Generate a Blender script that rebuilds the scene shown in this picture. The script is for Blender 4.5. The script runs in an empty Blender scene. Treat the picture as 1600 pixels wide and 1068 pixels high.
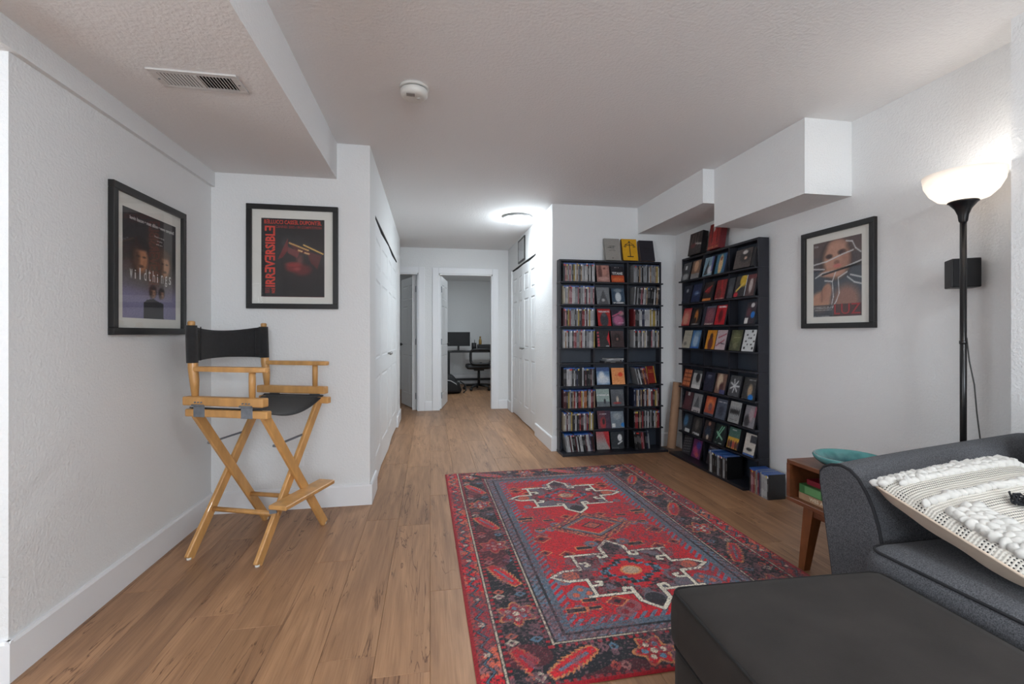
import bpy, bmesh, math, random
import numpy as np
from mathutils import Vector, Matrix
R = math.radians
random.seed(7)
rng = np.random.default_rng(11)
scn = bpy.context.scene
C = scn.collection

# ------------------------------------------------------------------ camera, light, exposure
FPX, VPX, HORY, CAMH = 720.0, 672.0, 520.0, 1.14
cd = bpy.data.cameras.new('camera'); cam = bpy.data.objects.new('camera', cd); C.objects.link(cam)
cd.sensor_fit = 'HORIZONTAL'; cd.sensor_width = 36.0; cd.lens = FPX / 1600 * 36
cd.shift_y = -(534 - HORY) / 1600; cd.clip_start = 0.05
cam.location = (0, 0, CAMH)
cam.rotation_euler = (math.pi / 2, 0, -math.atan((800 - VPX) / FPX))
scn.camera = cam
scn.view_settings.view_transform = 'Standard'; scn.view_settings.look = 'None'
scn.view_settings.gamma = 1.0; scn.view_settings.use_curve_mapping = False
scn.view_settings.exposure = 0.2
w = bpy.data.worlds.new('world'); scn.world = w; w.use_nodes = True
w.node_tree.nodes['Background'].inputs[0].default_value = (0.75, 0.87, 1.0, 1)
w.node_tree.nodes['Background'].inputs[1].default_value = 1.0

def area_light(name, loc, rot, sx, sy, power, color):
    l = bpy.data.lights.new(name, 'AREA'); l.shape = 'RECTANGLE'; l.size = sx; l.size_y = sy
    l.energy = power; l.color = color
    o = bpy.data.objects.new(name, l); C.objects.link(o); o.location = loc; o.rotation_euler = rot
    return o
# daylight fill from an unseen window added behind the photographer
ADDED_DAY_P, ADDED_CEIL_P, HALL_P, LAMP_P, OFFICE_P, SIDE_P, ADDED_LAMP_P = 88, 80, 104, 2.0, 56, 18.0, 78
SIDEWIN_P = 31
area_light('side_window_daylight', (-2.77, 0.05, 1.5), (R(90), 0, R(-90)), 1.1, 1.1, SIDEWIN_P, (0.88, 0.94, 1.0))
area_light('added_window_daylight', (0.55, -3.18, 1.5), (R(90), 0, 0), 2.0, 1.2, ADDED_DAY_P, (0.82, 0.91, 1.0))

# ------------------------------------------------------------------ colour and material helpers
def lin(v):
    v = v / 255.0
    return v / 12.92 if v <= 0.04045 else ((v + 0.055) / 1.055) ** 2.4
def rgb(r, g, b): return (lin(r), lin(g), lin(b), 1.0)
def tolin(a):
    a = np.asarray(a, dtype=float) / 255.0
    return np.where(a <= 0.04045, a / 12.92, ((a + 0.055) / 1.055) ** 2.4)
MATS = {}
def new_mat(name):
    m = bpy.data.materials.new(name); m.use_nodes = True
    nt = m.node_tree; b = nt.nodes['Principled BSDF']
    return m, nt, b
def N(nt, typ, **kw):
    n = nt.nodes.new(typ)
    for k, v in kw.items():
        if k.startswith('_'): setattr(n, k[1:], v)
        else: n.inputs[k.replace('__', ' ')].default_value = v
    return n
def mat(name, col, rough=0.5, metal=0.0, var=0.0, vscale=8.0, bump=0.0, bscale=200.0, stretch=None, spec=None, emit=None, estr=0.0, sheen=0.0, coat=0.0, detail=4.0, bdist=0.002):
    """one procedural material: base colour with a noise variation and a noise bump"""
    if name in MATS: return MATS[name]
    m, nt, b = new_mat(name)
    b.inputs['Base Color'].default_value = col; b.inputs['Roughness'].default_value = rough; b.inputs['Metallic'].default_value = metal
    if spec is not None: b.inputs['Specular IOR Level'].default_value = spec
    if sheen: b.inputs['Sheen Weight'].default_value = sheen
    if coat: b.inputs['Coat Weight'].default_value = coat
    if emit is not None:
        b.inputs['Emission Color'].default_value = emit; b.inputs['Emission Strength'].default_value = estr
    tc = nt.nodes.new('ShaderNodeTexCoord'); mp = nt.nodes.new('ShaderNodeMapping')
    nt.links.new(tc.outputs['Object'], mp.inputs['Vector'])
    if stretch: mp.inputs['Scale'].default_value = stretch
    if var > 0:
        n = N(nt, 'ShaderNodeTexNoise', Scale=vscale, Detail=detail)
        nt.links.new(mp.outputs[0], n.inputs['Vector'])
        r = nt.nodes.new('ShaderNodeValToRGB')
        r.color_ramp.elements[0].position = 0.3; r.color_ramp.elements[1].position = 0.7
        r.color_ramp.elements[0].color = tuple(max(0, c * (1 - var)) for c in col[:3]) + (1,)
        r.color_ramp.elements[1].color = tuple(min(1, c * (1 + var)) for c in col[:3]) + (1,)
        nt.links.new(n.outputs['Fac'], r.inputs['Fac']); nt.links.new(r.outputs['Color'], b.inputs['Base Color'])
    if bump > 0:
        n2 = N(nt, 'ShaderNodeTexNoise', Scale=bscale, Detail=2.0)
        nt.links.new(tc.outputs['Object'], n2.inputs['Vector'])
        bp = N(nt, 'ShaderNodeBump', Strength=bump, Distance=bdist)
        nt.links.new(n2.outputs['Fac'], bp.inputs['Height']); nt.links.new(bp.outputs['Normal'], b.inputs['Normal'])
    MATS[name] = m
    return m
def print_mat(name, rough=0.5, bump=0.0, bscale=300, sheen=0.0, coat=0.0, noise=0.0, nscale=400):
    if name in MATS: return MATS[name]
    m, nt, b = new_mat(name)
    a = nt.nodes.new('ShaderNodeAttribute'); a.attribute_name = 'Col'
    b.inputs['Roughness'].default_value = rough; b.inputs['Sheen Weight'].default_value = sheen; b.inputs['Coat Weight'].default_value = coat
    src = a.outputs['Color']
    tc = nt.nodes.new('ShaderNodeTexCoord')
    if noise:
        n = N(nt, 'ShaderNodeTexNoise', Scale=nscale, Detail=2.0); nt.links.new(tc.outputs['Object'], n.inputs['Vector'])
        mr = N(nt, 'ShaderNodeMapRange'); mr.inputs['From Min'].default_value = .3; mr.inputs['From Max'].default_value = .7
        mr.inputs['To Min'].default_value = 1 - noise; mr.inputs['To Max'].default_value = 1 + noise
        nt.links.new(n.outputs['Fac'], mr.inputs['Value'])
        vm = nt.nodes.new('ShaderNodeVectorMath'); vm.operation = 'SCALE'
        nt.links.new(src, vm.inputs[0]); nt.links.new(mr.outputs[0], vm.inputs['Scale']); src = vm.outputs[0]
    nt.links.new(src, b.inputs['Base Color'])
    if bump:
        n = N(nt, 'ShaderNodeTexNoise', Scale=bscale, Detail=2.0); nt.links.new(tc.outputs['Object'], n.inputs['Vector'])
        bp = N(nt, 'ShaderNodeBump', Strength=bump, Distance=0.004)
        nt.links.new(n.outputs['Fac'], bp.inputs['Height']); nt.links.new(bp.outputs['Normal'], b.inputs['Normal'])
    MATS[name] = m
    return m

# ------------------------------------------------------------------ mesh helpers
def finish(name, me, m, parent=None, loc=None, rot=None, smooth=False):
    o = bpy.data.objects.new(name, me); C.objects.link(o)
    if m is not None:
        for mm in (m if isinstance(m, (list, tuple)) else [m]): me.materials.append(mm)
    if smooth:
        me.polygons.foreach_set('use_smooth', [True] * len(me.polygons))
    if parent is not None: o.parent = parent
    if loc is not None: o.location = loc
    if rot is not None: o.rotation_euler = rot
    return o
def obj(name, bm, m, parent=None, loc=None, rot=None, smooth=False):
    bmesh.ops.recalc_face_normals(bm, faces=bm.faces)
    me = bpy.data.meshes.new(name); bm.to_mesh(me); bm.free()
    return finish(name, me, m, parent, loc, rot, smooth)
def abox(bm, x0, x1, y0, y1, z0, z1, bevel=0.0, seg=2, M=None):
    vs = [bm.verts.new((x, y, z)) for x in (x0, x1) for y in (y0, y1) for z in (z0, z1)]
    fs = [bm.faces.new([vs[i] for i in q]) for q in ((0, 1, 3, 2), (4, 6, 7, 5), (0, 4, 5, 1), (2, 3, 7, 6), (0, 2, 6, 4), (1, 5, 7, 3))]
    bmesh.ops.recalc_face_normals(bm, faces=fs)
    geom = vs
    if bevel > 0:
        es = list({e for f in fs for e in f.edges})
        r = bmesh.ops.bevel(bm, geom=es, offset=bevel, segments=seg, profile=0.5, affect='EDGES')
        geom = list({v for f in r['faces'] for v in f.verts} | {v for v in vs if v.is_valid})
    if M is not None:
        for v in geom: v.co = M @ v.co
    return geom
def box(name, x0, x1, y0, y1, z0, z1, m, parent=None, bevel=0.0, seg=2, loc=None, rot=None):
    bm = bmesh.new(); abox(bm, x0, x1, y0, y1, z0, z1, bevel, seg)
    return obj(name, bm, m, parent, loc, rot)
def abar(bm, p, q, wx, wy, up=(0, 0, 1), bevel=0.0):
    """bar with rectangular section from p to q; wx across 'side', wy along the other"""
    p = Vector(p); q = Vector(q); d = (q - p); L = d.length; d.normalize()
    s = d.cross(Vector(up)); s.normalize(); t = s.cross(d)
    M = Matrix((s, t, d)).transposed().to_4x4(); M.translation = p
    return abox(bm, -wx / 2, wx / 2, -wy / 2, wy / 2, 0, L, bevel, 1, M)
def atube(bm, pts, rad, n=8, cap=True):
    pts = [Vector(p) for p in pts]
    if not isinstance(rad, (list, tuple)): rad = [rad] * len(pts)
    rings = []; prev = None
    for i, p in enumerate(pts):
        d = (pts[min(i + 1, len(pts) - 1)] - pts[max(i - 1, 0)]).normalized()
        if prev is None:
            a = Vector((0, 0, 1)) if abs(d.z) < .9 else Vector((1, 0, 0))
            s = d.cross(a).normalized()
        else:
            s = (prev - d * prev.dot(d)).normalized()
        prev = s; t = d.cross(s)
        rings.append([bm.verts.new(p + (s * math.cos(2 * math.pi * k / n) + t * math.sin(2 * math.pi * k / n)) * rad[i]) for k in range(n)])
    for a, b in zip(rings, rings[1:]):
        for k in range(n): bm.faces.new((a[k], a[(k + 1) % n], b[(k + 1) % n], b[k]))
    if cap:
        bm.faces.new(rings[0][::-1]); bm.faces.new(rings[-1])
    return rings
def tube(name, pts, rad, m, parent=None, n=8, loc=None, rot=None):
    bm = bmesh.new(); atube(bm, pts, rad, n)
    return obj(name, bm, m, parent, loc, rot, True)
def alathe(bm, prof, n=32, close=False):
    rings = []
    for r, z in prof:
        if r < 1e-6: rings.append([bm.verts.new((0, 0, z))])
        else: rings.append([bm.verts.new((r * math.cos(2 * math.pi * k / n), r * math.sin(2 * math.pi * k / n), z)) for k in range(n)])
    for a, b in zip(rings, rings[1:]):
        for k in range(n):
            k2 = (k + 1) % n
            if len(a) == 1 and len(b) == 1: continue
            if len(a) == 1: bm.faces.new((a[0], b[k], b[k2]))
            elif len(b) == 1: bm.faces.new((a[k], a[k2], b[0]))
            else: bm.faces.new((a[k], a[k2], b[k2], b[k]))
def lathe(name, prof, m, parent=None, n=32, loc=None, rot=None, smooth=True):
    bm = bmesh.new(); alathe(bm, prof, n)
    return obj(name, bm, m, parent, loc, rot, smooth)
def aprism(bm, poly, h0, h1, axis='x'):
    """extrude a 2-d polygon along an axis; poly gives the other two coordinates in order"""
    def P(a, b, h):
        return {'x': (h, a, b), 'y': (a, h, b), 'z': (a, b, h)}[axis]
    A = [bm.verts.new(P(a, b, h0)) for a, b in poly]; B = [bm.verts.new(P(a, b, h1)) for a, b in poly]
    bm.faces.new(A); bm.faces.new(B[::-1])
    for i in range(len(poly)):
        j = (i + 1) % len(poly); bm.faces.new((A[i], B[i], B[j], A[j]))
def rbox_mesh(name, sx, sy, sz, r, n=14, crown=0.0, belly=0.0):
    """soft box: a cube grid pressed to rounded corners, with a crowned top and bellied sides"""
    bm = bmesh.new(); bmesh.ops.create_cube(bm, size=2.0)
    bmesh.ops.subdivide_edges(bm, edges=bm.edges[:], cuts=n, use_grid_fill=True)
    hx, hy, hz = sx / 2, sy / 2, sz / 2
    for v in bm.verts:
        # spread rows towards the edges so that the rounding is smooth
        q = [math.copysign(1 - (1 - abs(c)) ** 1.6, c) for c in v.co]
        p = Vector((q[0] * hx, q[1] * hy, q[2] * hz))
        c = Vector((max(-hx + r, min(hx - r, p.x)), max(-hy + r, min(hy - r, p.y)), max(-hz + r, min(hz - r, p.z))))
        d = p - c
        if d.length > 1e-9: p = c + d.normalized() * r
        ax, ay = 1 - (p.x / hx) ** 2, 1 - (p.y / hy) ** 2
        p.z += crown * max(0, ax) ** .6 * max(0, ay) ** .6 * (p.z / hz)
        az = 1 - (p.z / hz) ** 2
        p.x += belly * max(0, az) * (p.x / hx); p.y += belly * max(0, az) * (p.y / hy)
        v.co = p
    return bm
def thing(name, label, cat, loc=(0, 0, 0), rotz=0.0, group=None):
    o = bpy.data.objects.new(name, None); C.objects.link(o); o.location = loc; o.rotation_euler = (0, 0, rotz)
    o.empty_display_size = .05
    return tag(o, label, cat, group)
def tag(o, label, cat, group=None):
    o['label'] = label; o['category'] = cat
    if group: o['group'] = group
    return o
def struct(o, label, cat):
    o['kind'] = 'structure'; o['label'] = label; o['category'] = cat
    return o
# painted grids ---------------------------------------------------------------
class Pic:
    """a small canvas for flat print; colours are given 0-255"""
    def __init__(s, w, h, col):
        s.w, s.h = w, h; s.a = np.zeros((h, w, 3)); s.a[:] = col
        s.x, s.y = np.meshgrid((np.arange(w) + .5) / w, 1 - (np.arange(h) + .5) / h)
    def put(s, mask, col, al=1.0):
        m = np.clip(mask, 0, 1)[..., None] * al
        s.a = s.a * (1 - m) + np.array(col, float) * m; return s
    def rect(s, x0, y0, x1, y1, col, al=1.0): return s.put(((s.x >= x0) & (s.x <= x1) & (s.y >= y0) & (s.y <= y1)).astype(float), col, al)
    def ell(s, cx, cy, rx, ry, col, al=1.0, soft=.25, rot=0.0):
        dx, dy = s.x - cx, s.y - cy; c, n = math.cos(rot), math.sin(rot)
        d = np.sqrt(((dx * c + dy * n) / rx) ** 2 + ((dy * c - dx * n) / ry) ** 2)
        return s.put((1 + soft / 2 - d) / max(soft, 1e-3), col, al)
    def grad(s, y0, y1, col, al=1.0): return s.put((s.y - y0) / (y1 - y0), col, al)
    def gradx(s, x0, x1, col, al=1.0): return s.put((s.x - x0) / (x1 - x0), col, al)
    def line(s, x0, y0, x1, y1, wd, col, al=1.0):
        dx, dy = x1 - x0, y1 - y0; t = np.clip(((s.x - x0) * dx + (s.y - y0) * dy) / (dx * dx + dy * dy), 0, 1)
        d = np.hypot(s.x - x0 - t * dx, s.y - y0 - t * dy)
        return s.put((wd - d) / wd * 2, col, al)
    def poly(s, pts, col, al=1.0):
        return s.put(inpoly(s.x, s.y, pts).astype(float), col, al)
    def noise(s, k=14): s.a = np.clip(s.a + rng.normal(0, k, s.a.shape[:2])[..., None], 0, 255); return s
    def bars(s, x0, y0, x1, y1, col, al=.8, rows=2):
        for i in range(rows):
            ya = y0 + (y1 - y0) * (i + .15) / rows; yb = y0 + (y1 - y0) * (i + .75) / rows
            m = ((s.x > x0) & (s.x < x1) & (s.y > ya) & (s.y < yb)).astype(float) * (rng.random(s.x.shape) > .25)
            s.put(m, col, al)
        return s
def inpoly(X, Y, pts):
    r = np.zeros(X.shape, bool); n = len(pts)
    for i in range(n):
        x0, y0 = pts[i]; x1, y1 = pts[(i + 1) % n]
        if y0 == y1: continue
        c = ((Y < y0) != (Y < y1)) & (X < (x1 - x0) * (Y - y0) / (y1 - y0) + x0)
        r ^= c
    return r
def grid_arrays(w, h, pic):
    """grid in the local XZ plane facing -Y, lower left corner at the origin"""
    nh, nw = pic.a.shape[:2]
    xs = np.linspace(0, w, nw); zs = np.linspace(h, 0, nh)
    X, Z = np.meshgrid(xs, zs)
    v = np.stack([X.ravel(), np.zeros(X.size), Z.ravel()], 1)
    i = np.arange(nh * nw).reshape(nh, nw)
    f = np.stack([i[1:, :-1].ravel(), i[1:, 1:].ravel(), i[:-1, 1:].ravel(), i[:-1, :-1].ravel()], 1)
    return v, f, tolin(pic.a.reshape(-1, 3))
def color_mesh(name, v, f, col):
    me = bpy.data.meshes.new(name); me.from_pydata(np.asarray(v).tolist(), [], np.asarray(f).tolist() if not isinstance(f, list) else f)
    at = me.attributes.new('Col', 'FLOAT_COLOR', 'POINT')
    c4 = np.ones((len(v), 4), np.float32); c4[:, :3] = col
    at.data.foreach_set('color', c4.ravel()); me.update()
    return me
def picture(name, w, h, pic, m, parent=None, loc=None, rot=None):
    v, f, c = grid_arrays(w, h, pic)
    return finish(name, color_mesh(name, v, f, c), m, parent, loc, rot)
def text_bm(body, w, h, depth=0.0004, offset=0.0):
    """lettering as mesh, fitted to a w x h rectangle with its lower left at the origin, facing -Y"""
    cu = bpy.data.curves.new('lettering', 'FONT'); cu.body = body; cu.resolution_u = 2; cu.offset = offset
    o = bpy.data.objects.new('lettering', cu); C.objects.link(o)
    bpy.context.view_layer.update()
    me = bpy.data.meshes.new_from_object(o.evaluated_get(bpy.context.evaluated_depsgraph_get()))
    bpy.data.objects.remove(o); bpy.data.curves.remove(cu)
    bm = bmesh.new(); bm.from_mesh(me); bpy.data.meshes.remove(me)
    if not bm.verts: return bm
    x0 = min(v.co.x for v in bm.verts); x1 = max(v.co.x for v in bm.verts)
    y0 = min(v.co.y for v in bm.verts); y1 = max(v.co.y for v in bm.verts)
    for v in bm.verts: v.co = Vector(((v.co.x - x0) / (x1 - x0) * w, -depth, (v.co.y - y0) / (y1 - y0) * h))
    return bm
def lettering(body, x, z, w, h, m, parent, vertical=False, offset=0.0, depth=0.0005):
    bm = text_bm(body, w, h, depth, offset)
    if vertical:   # reading upwards
        for v in bm.verts: v.co = Vector((-v.co.z + 0, v.co.y, v.co.x))
    me = bpy.data.meshes.new('lettering'); bm.to_mesh(me); bm.free()
    return finish('lettering', me, m, parent, (x, 0, z))

# ------------------------------------------------------------------ materials
WALL = mat('wall_paint', rgb(229, 230, 230), .75, bump=.8, bscale=95, bdist=.0035)
CEIL = mat('ceiling_paint', rgb(232, 232, 232), .85, bump=.55, bscale=75, bdist=.005)
TRIM = mat('trim_white_paint', rgb(232, 233, 235), .38, bump=.06, bscale=30)
DOORW = mat('door_white_paint', rgb(230, 232, 233), .42, bump=.08, bscale=60)
BLACK_LAM = mat('black_laminate', rgb(30, 31, 39), .42, var=.12, vscale=20)
BACKB = mat('rack_back_board', rgb(44, 52, 64), .5, var=.1, vscale=15)
FRAME = mat('black_frame_wood', rgb(24, 23, 23), .38, bump=.1, bscale=180, stretch=(1, 1, 8))
MATB = mat('mat_board', rgb(222, 221, 214), .9, bump=.1, bscale=500)
STEEL = mat('galvanised_steel', rgb(128, 133, 140), .5, .35, var=.15, vscale=40)
CHROME = mat('brushed_nickel', rgb(150, 150, 148), .3, .9)
HWOOD = mat('chair_beech', rgb(202, 152, 92), .42, var=.18, vscale=9, stretch=(2, 2, .6), bump=.08, bscale=160, coat=.15)
CANVAS = mat('black_canvas', rgb(34, 34, 36), .9, var=.2, vscale=60, bump=.5, bscale=900, sheen=.15)
PRINT = print_mat('gloss_print', .35, noise=.06, nscale=120)
PAPER = print_mat('poster_paper', .6)
PLASTIC_BLACK = mat('black_plastic', rgb(20, 20, 22), .45, bump=.05, bscale=200)
def glass_pane():
    m = bpy.data.materials.new('picture_glass'); m.use_nodes = True; nt = m.node_tree
    for n in list(nt.nodes): nt.nodes.remove(n)
    out = nt.nodes.new('ShaderNodeOutputMaterial'); mx = nt.nodes.new('ShaderNodeMixShader')
    tr = nt.nodes.new('ShaderNodeBsdfTransparent'); gl = nt.nodes.new('ShaderNodeBsdfGlossy'); gl.inputs['Roughness'].default_value = .015
    fr = nt.nodes.new('ShaderNodeFresnel'); fr.inputs['IOR'].default_value = 1.45
    ge = nt.nodes.new('ShaderNodeNewGeometry'); k = nt.nodes.new('ShaderNodeMath'); k.operation = 'SUBTRACT'; k.inputs[0].default_value = 1.0
    nt.links.new(ge.outputs['Backfacing'], k.inputs[1]); ml = nt.nodes.new('ShaderNodeMath'); ml.operation = 'MULTIPLY'
    nt.links.new(fr.outputs[0], ml.inputs[0]); nt.links.new(k.outputs[0], ml.inputs[1])   # the pane's inner face adds no second reflection
    nt.links.new(ml.outputs[0], mx.inputs[0]); nt.links.new(tr.outputs[0], mx.inputs[1]); nt.links.new(gl.outputs[0], mx.inputs[2]); nt.links.new(mx.outputs[0], out.inputs[0])
    return m
GLASS = glass_pane()
def wood_floor():
    m, nt, b = new_mat('oak_laminate_planks')
    tc = nt.nodes.new('ShaderNodeTexCoord'); oi = nt.nodes.new('ShaderNodeObjectInfo')
    add = nt.nodes.new('ShaderNodeVectorMath'); add.operation = 'ADD'
    sc = nt.nodes.new('ShaderNodeVectorMath'); sc.operation = 'SCALE'; sc.inputs[0].default_value = (13.7, 71.3, 5.1)
    nt.links.new(oi.outputs['Random'], sc.inputs['Scale']); nt.links.new(tc.outputs['Object'], add.inputs[0]); nt.links.new(sc.outputs[0], add.inputs[1])
    def noise(scale, s, det=5.0, dist=0.0):
        mp = nt.nodes.new('ShaderNodeMapping'); mp.inputs['Scale'].default_value = s
        nt.links.new(add.outputs[0], mp.inputs['Vector'])
        n = N(nt, 'ShaderNodeTexNoise', Scale=scale, Detail=det, Distortion=dist); nt.links.new(mp.outputs[0], n.inputs['Vector'])
        return n.outputs['Fac']
    g1 = noise(1.0, (16, 1.3, 1), 4, 1.2)        # broad figure
    r1 = nt.nodes.new('ShaderNodeValToRGB'); e = r1.color_ramp.elements
    e[0].position = .25; e[0].color = rgb(136, 100, 73); e[1].position = .75; e[1].color = rgb(176, 135, 100)
    k = r1.color_ramp.elements.new(.5); k.color = rgb(158, 119, 87)
    nt.links.new(g1, r1.inputs['Fac'])
    g2 = noise(1.0, (170, 5, 1), 3)             # fine pores
    r2 = nt.nodes.new('ShaderNodeValToRGB'); r2.color_ramp.elements[0].position = .35; r2.color_ramp.elements[1].position = .6
    r2.color_ramp.elements[0].color = (.86, .84, .82, 1); r2.color_ramp.elements[1].color = (1.06, 1.06, 1.06, 1)
    nt.links.new(g2, r2.inputs['Fac'])
    g3 = noise(1.0, (15, 1.05, 1), 7, 1.6)      # dark splits
    r3 = nt.nodes.new('ShaderNodeValToRGB'); el = r3.color_ramp.elements
    el[0].position = .484; el[0].color = (1, 1, 1, 1); el[1].position = .516; el[1].color = (1, 1, 1, 1)
    mid = el.new(.5); mid.color = (.30, .22, .18, 1)
    nt.links.new(g3, r3.inputs['Fac'])
    g4 = noise(1.0, (5, 2.2, 1), 2)             # where splits show at all
    r4 = nt.nodes.new('ShaderNodeValToRGB'); r4.color_ramp.elements[0].position = .47; r4.color_ramp.elements[1].position = .58
    nt.links.new(g4, r4.inputs['Fac'])
    m1 = nt.nodes.new('ShaderNodeMix'); m1.data_type = 'RGBA'; m1.blend_type = 'MULTIPLY'; m1.inputs[0].default_value = .8
    nt.links.new(r1.outputs[0], m1.inputs[6]); nt.links.new(r2.outputs[0], m1.inputs[7])
    m2 = nt.nodes.new('ShaderNodeMix'); m2.data_type = 'RGBA'; m2.blend_type = 'MULTIPLY'
    nt.links.new(r4.outputs[0], m2.inputs[0]); nt.links.new(m1.outputs[2], m2.inputs[6]); nt.links.new(r3.outputs[0], m2.inputs[7])
    hsv = nt.nodes.new('ShaderNodeHueSaturation')
    mr = N(nt, 'ShaderNodeMapRange'); mr.inputs['To Min'].default_value = .87; mr.inputs['To Max'].default_value = 1.1
    nt.links.new(oi.outputs['Random'], mr.inputs['Value']); nt.links.new(mr.outputs[0], hsv.inputs['Value'])
    nt.links.new(m2.outputs[2], hsv.inputs['Color']); nt.links.new(hsv.outputs[0], b.inputs['Base Color'])
    b.inputs['Roughness'].default_value = .44
    bp = N(nt, 'ShaderNodeBump', Strength=.25, Distance=.001); nt.links.new(g2, bp.inputs['Height']); nt.links.new(bp.outputs[0], b.inputs['Normal'])
    return m
FLOORM = wood_floor()

# ------------------------------------------------------------------ the room
XL, XR, XRN = -1.36, 2.46, 2.28          # chair wall, lamp wall, near jog of the lamp wall
YB, YH, YE = 3.195, 4.32, 6.88           # poster wall, rack wall, far end of the hall
HXL, HXR = -0.395, 1.165                 # hall side walls
ZC, ZS = 2.39, 2.155
YN = -3.2                                # wall behind the photographer
T = .1
floor = struct(box('floor', -2.9, 2.6, YN - T, 10.6, -.05, -.0065, FLOORM), 'oak laminate floor running through room and hallway', 'floor')
def plank_field(x0, x1, y0, y1, pw=.19, pl=1.22):
    n = 0; x = x0; cache = {}
    while x < x1 - .01:
        off = (n * .43 + .17 * (n % 3)) % 1.0 * pl; y = y0 - off
        while y < y1 - .01:
            a, b, xx = max(y, y0), min(y + pl, y1), min(x + pw, x1)
            if b - a > .02:
                key = (round(b - a, 3), round(xx - x, 3))
                if key not in cache:
                    bm = bmesh.new(); abox(bm, .0004, xx - x - .0004, .0004, b - a - .0004, -.0065, 0)
                    for v in bm.verts:
                        pass
                    es = [e for e in bm.edges if all(vv.co.z > -.001 for vv in e.verts)]
                    bmesh.ops.bevel(bm, geom=es, offset=.0012, segments=1, affect='EDGES')
                    me = bpy.data.meshes.new('plank'); bm.to_mesh(me); bm.free(); me.materials.append(FLOORM); cache[key] = me
                p = bpy.data.objects.new('plank', cache[key]); C.objects.link(p); p.parent = floor; p.location = (x, a, 0)
            y += pl
        x += pw; n += 1
plank_field(-1.9, XR + .02, 0.2, YE)
plank_field(-.95, 1.95, YE, 10.42)

ceiling = struct(box('ceiling', -2.9, 2.6, YN - T, 6.98, ZC, ZC + .1, CEIL), 'textured white ceiling of the room and hallway', 'ceiling')
def wall(name, x0, x1, y0, y1, z0, z1, label, m=WALL):
    return struct(box(name, x0, x1, y0, y1, z0, z1, m), label, 'wall')
YL = 1.775
wall('wall_left', XL - T, XL, YL, YB + T, 0, 2.2, 'white textured wall behind the director chair with the tall portrait poster')
wall('wall_left_return', -2.8, XL - T, YL, YL + T, 0, ZC, 'white wall face turning away beside the chair wall corner')
wall('wall_back', XL, HXL - T, YB, YB + T, 0, ZC, 'white wall with the red and black poster behind the chair')
struct(box('trim_1', XL - T, XL + .022, YN, YB, 2.062, ZC, WALL), 'white header beam along the top of the chair wall', 'beam')
struct(box('soffit', XL + .022, -.605, YN, YB, ZS, ZC, CEIL), 'dropped ceiling soffit with the air vent above the chair', 'soffit')
# hall, left side: pier, closet header, far pier
bm = bmesh.new()
abox(bm, HXL - T, HXL, YB, 3.50, 0, ZC); abox(bm, HXL - T, HXL, 3.50, 5.72, 2.005, ZC); abox(bm, HXL - T, HXL, 5.72, 6.30, 0, ZC)
struct(obj('wall_hall_left', bm, WALL), 'white hallway wall holding the long bifold closet nearer the chair', 'wall')
wall('wall_closet_left', HXL - .75, HXL - .7, YB + T, 6.2, 0, ZC, 'inside wall of the long closet')
wall('wall_alcove', -1.3, HXL - T, 6.20, 6.30, 0, ZC, 'white wall returning at the far end of the long closet')
wall('wall_alcove_end', -1.3, -1.2, 6.30, YE, 0, ZC, 'white end of the side alcove before the far doors')
bm = bmesh.new()
abox(bm, HXR, HXR + T, YH + T, 5.03, 0, ZC); abox(bm, HXR, HXR + T, 5.03, 6.52, 2.035, ZC); abox(bm, HXR, HXR + T, 6.52, YE, 0, ZC)
struct(obj('wall_hall_right', bm, WALL), 'white hallway wall holding the bifold closet beside the racks', 'wall')
wall('wall_closet_right', HXR + .7, HXR + .75, YH + T, YE, 0, ZC, 'inside wall of the closet beside the racks')
wall('wall_rack', HXR, XR + T, YH, YH + T, 0, ZC, 'white wall behind the black rack beside the hallway')
wall('wall_right', XR, XR + T, 1.46, YH, 0, ZC, 'white textured wall behind the floor lamp')
wall('wall_right_near', XRN, XR, YN, 1.46, 0, ZC, 'near part of the lamp wall standing proud behind the sofa')
struct(box('soffit', 2.14, XR, 2.335, 3.20, 1.95, ZC, WALL), 'deeper boxed soffit hanging over the rack near the lamp', 'soffit')
struct(box('soffit', 2.045, XR, 3.20, YH, 2.13, ZC, WALL), 'shallower boxed soffit in the corner above the two racks', 'soffit')
# far wall with its two doorways
DL0, DL1, DO0, DO1, DZ = -.93, -.166, .125, .925, 2.015
bm = bmesh.new()
abox(bm, -1.3, DL0, YE, YE + T, 0, ZC); abox(bm, DL1, DO0, YE, YE + T, 0, ZC); abox(bm, DO1, HXR + T, YE, YE + T, 0, ZC)
abox(bm, DL0, DL1, YE, YE + T, DZ, ZC); abox(bm, DO0, DO1, YE, YE + T, DZ, ZC)
struct(obj('wall_hall_end', bm, WALL), 'white wall at the end of the hallway with two doorways', 'wall')
# rooms beyond
wall('wall_office_far', -.2, 2.0, 10.42, 10.52, 0, 2.4, 'grey lit far wall of the office behind the desk')
wall('wall_office_left', -.26, -.2 + .06, YE + T, 10.42, 0, 2.4, 'wall between the office and the side room')
wall('wall_office_right', 1.9, 2.0, YE + T, 10.42, 0, 2.4, 'right wall of the office')
struct(box('ceiling', -2.6, 2.0, YE + T, 10.52, 2.31, 2.4, CEIL), 'ceiling of the office and side room', 'ceiling')
wall('wall_sideroom_far', -2.6, -.26, 9.6, 9.7, 0, 2.4, 'grey far wall of the side room')
wall('wall_sideroom_left', -2.6, -2.5, YE + T, 9.6, 0, 2.4, 'left wall of the side room')
wall('wall_sideroom_front', -2.6, -1.3, YE, YE + T, 0, 2.4, 'front wall of the side room')
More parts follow.
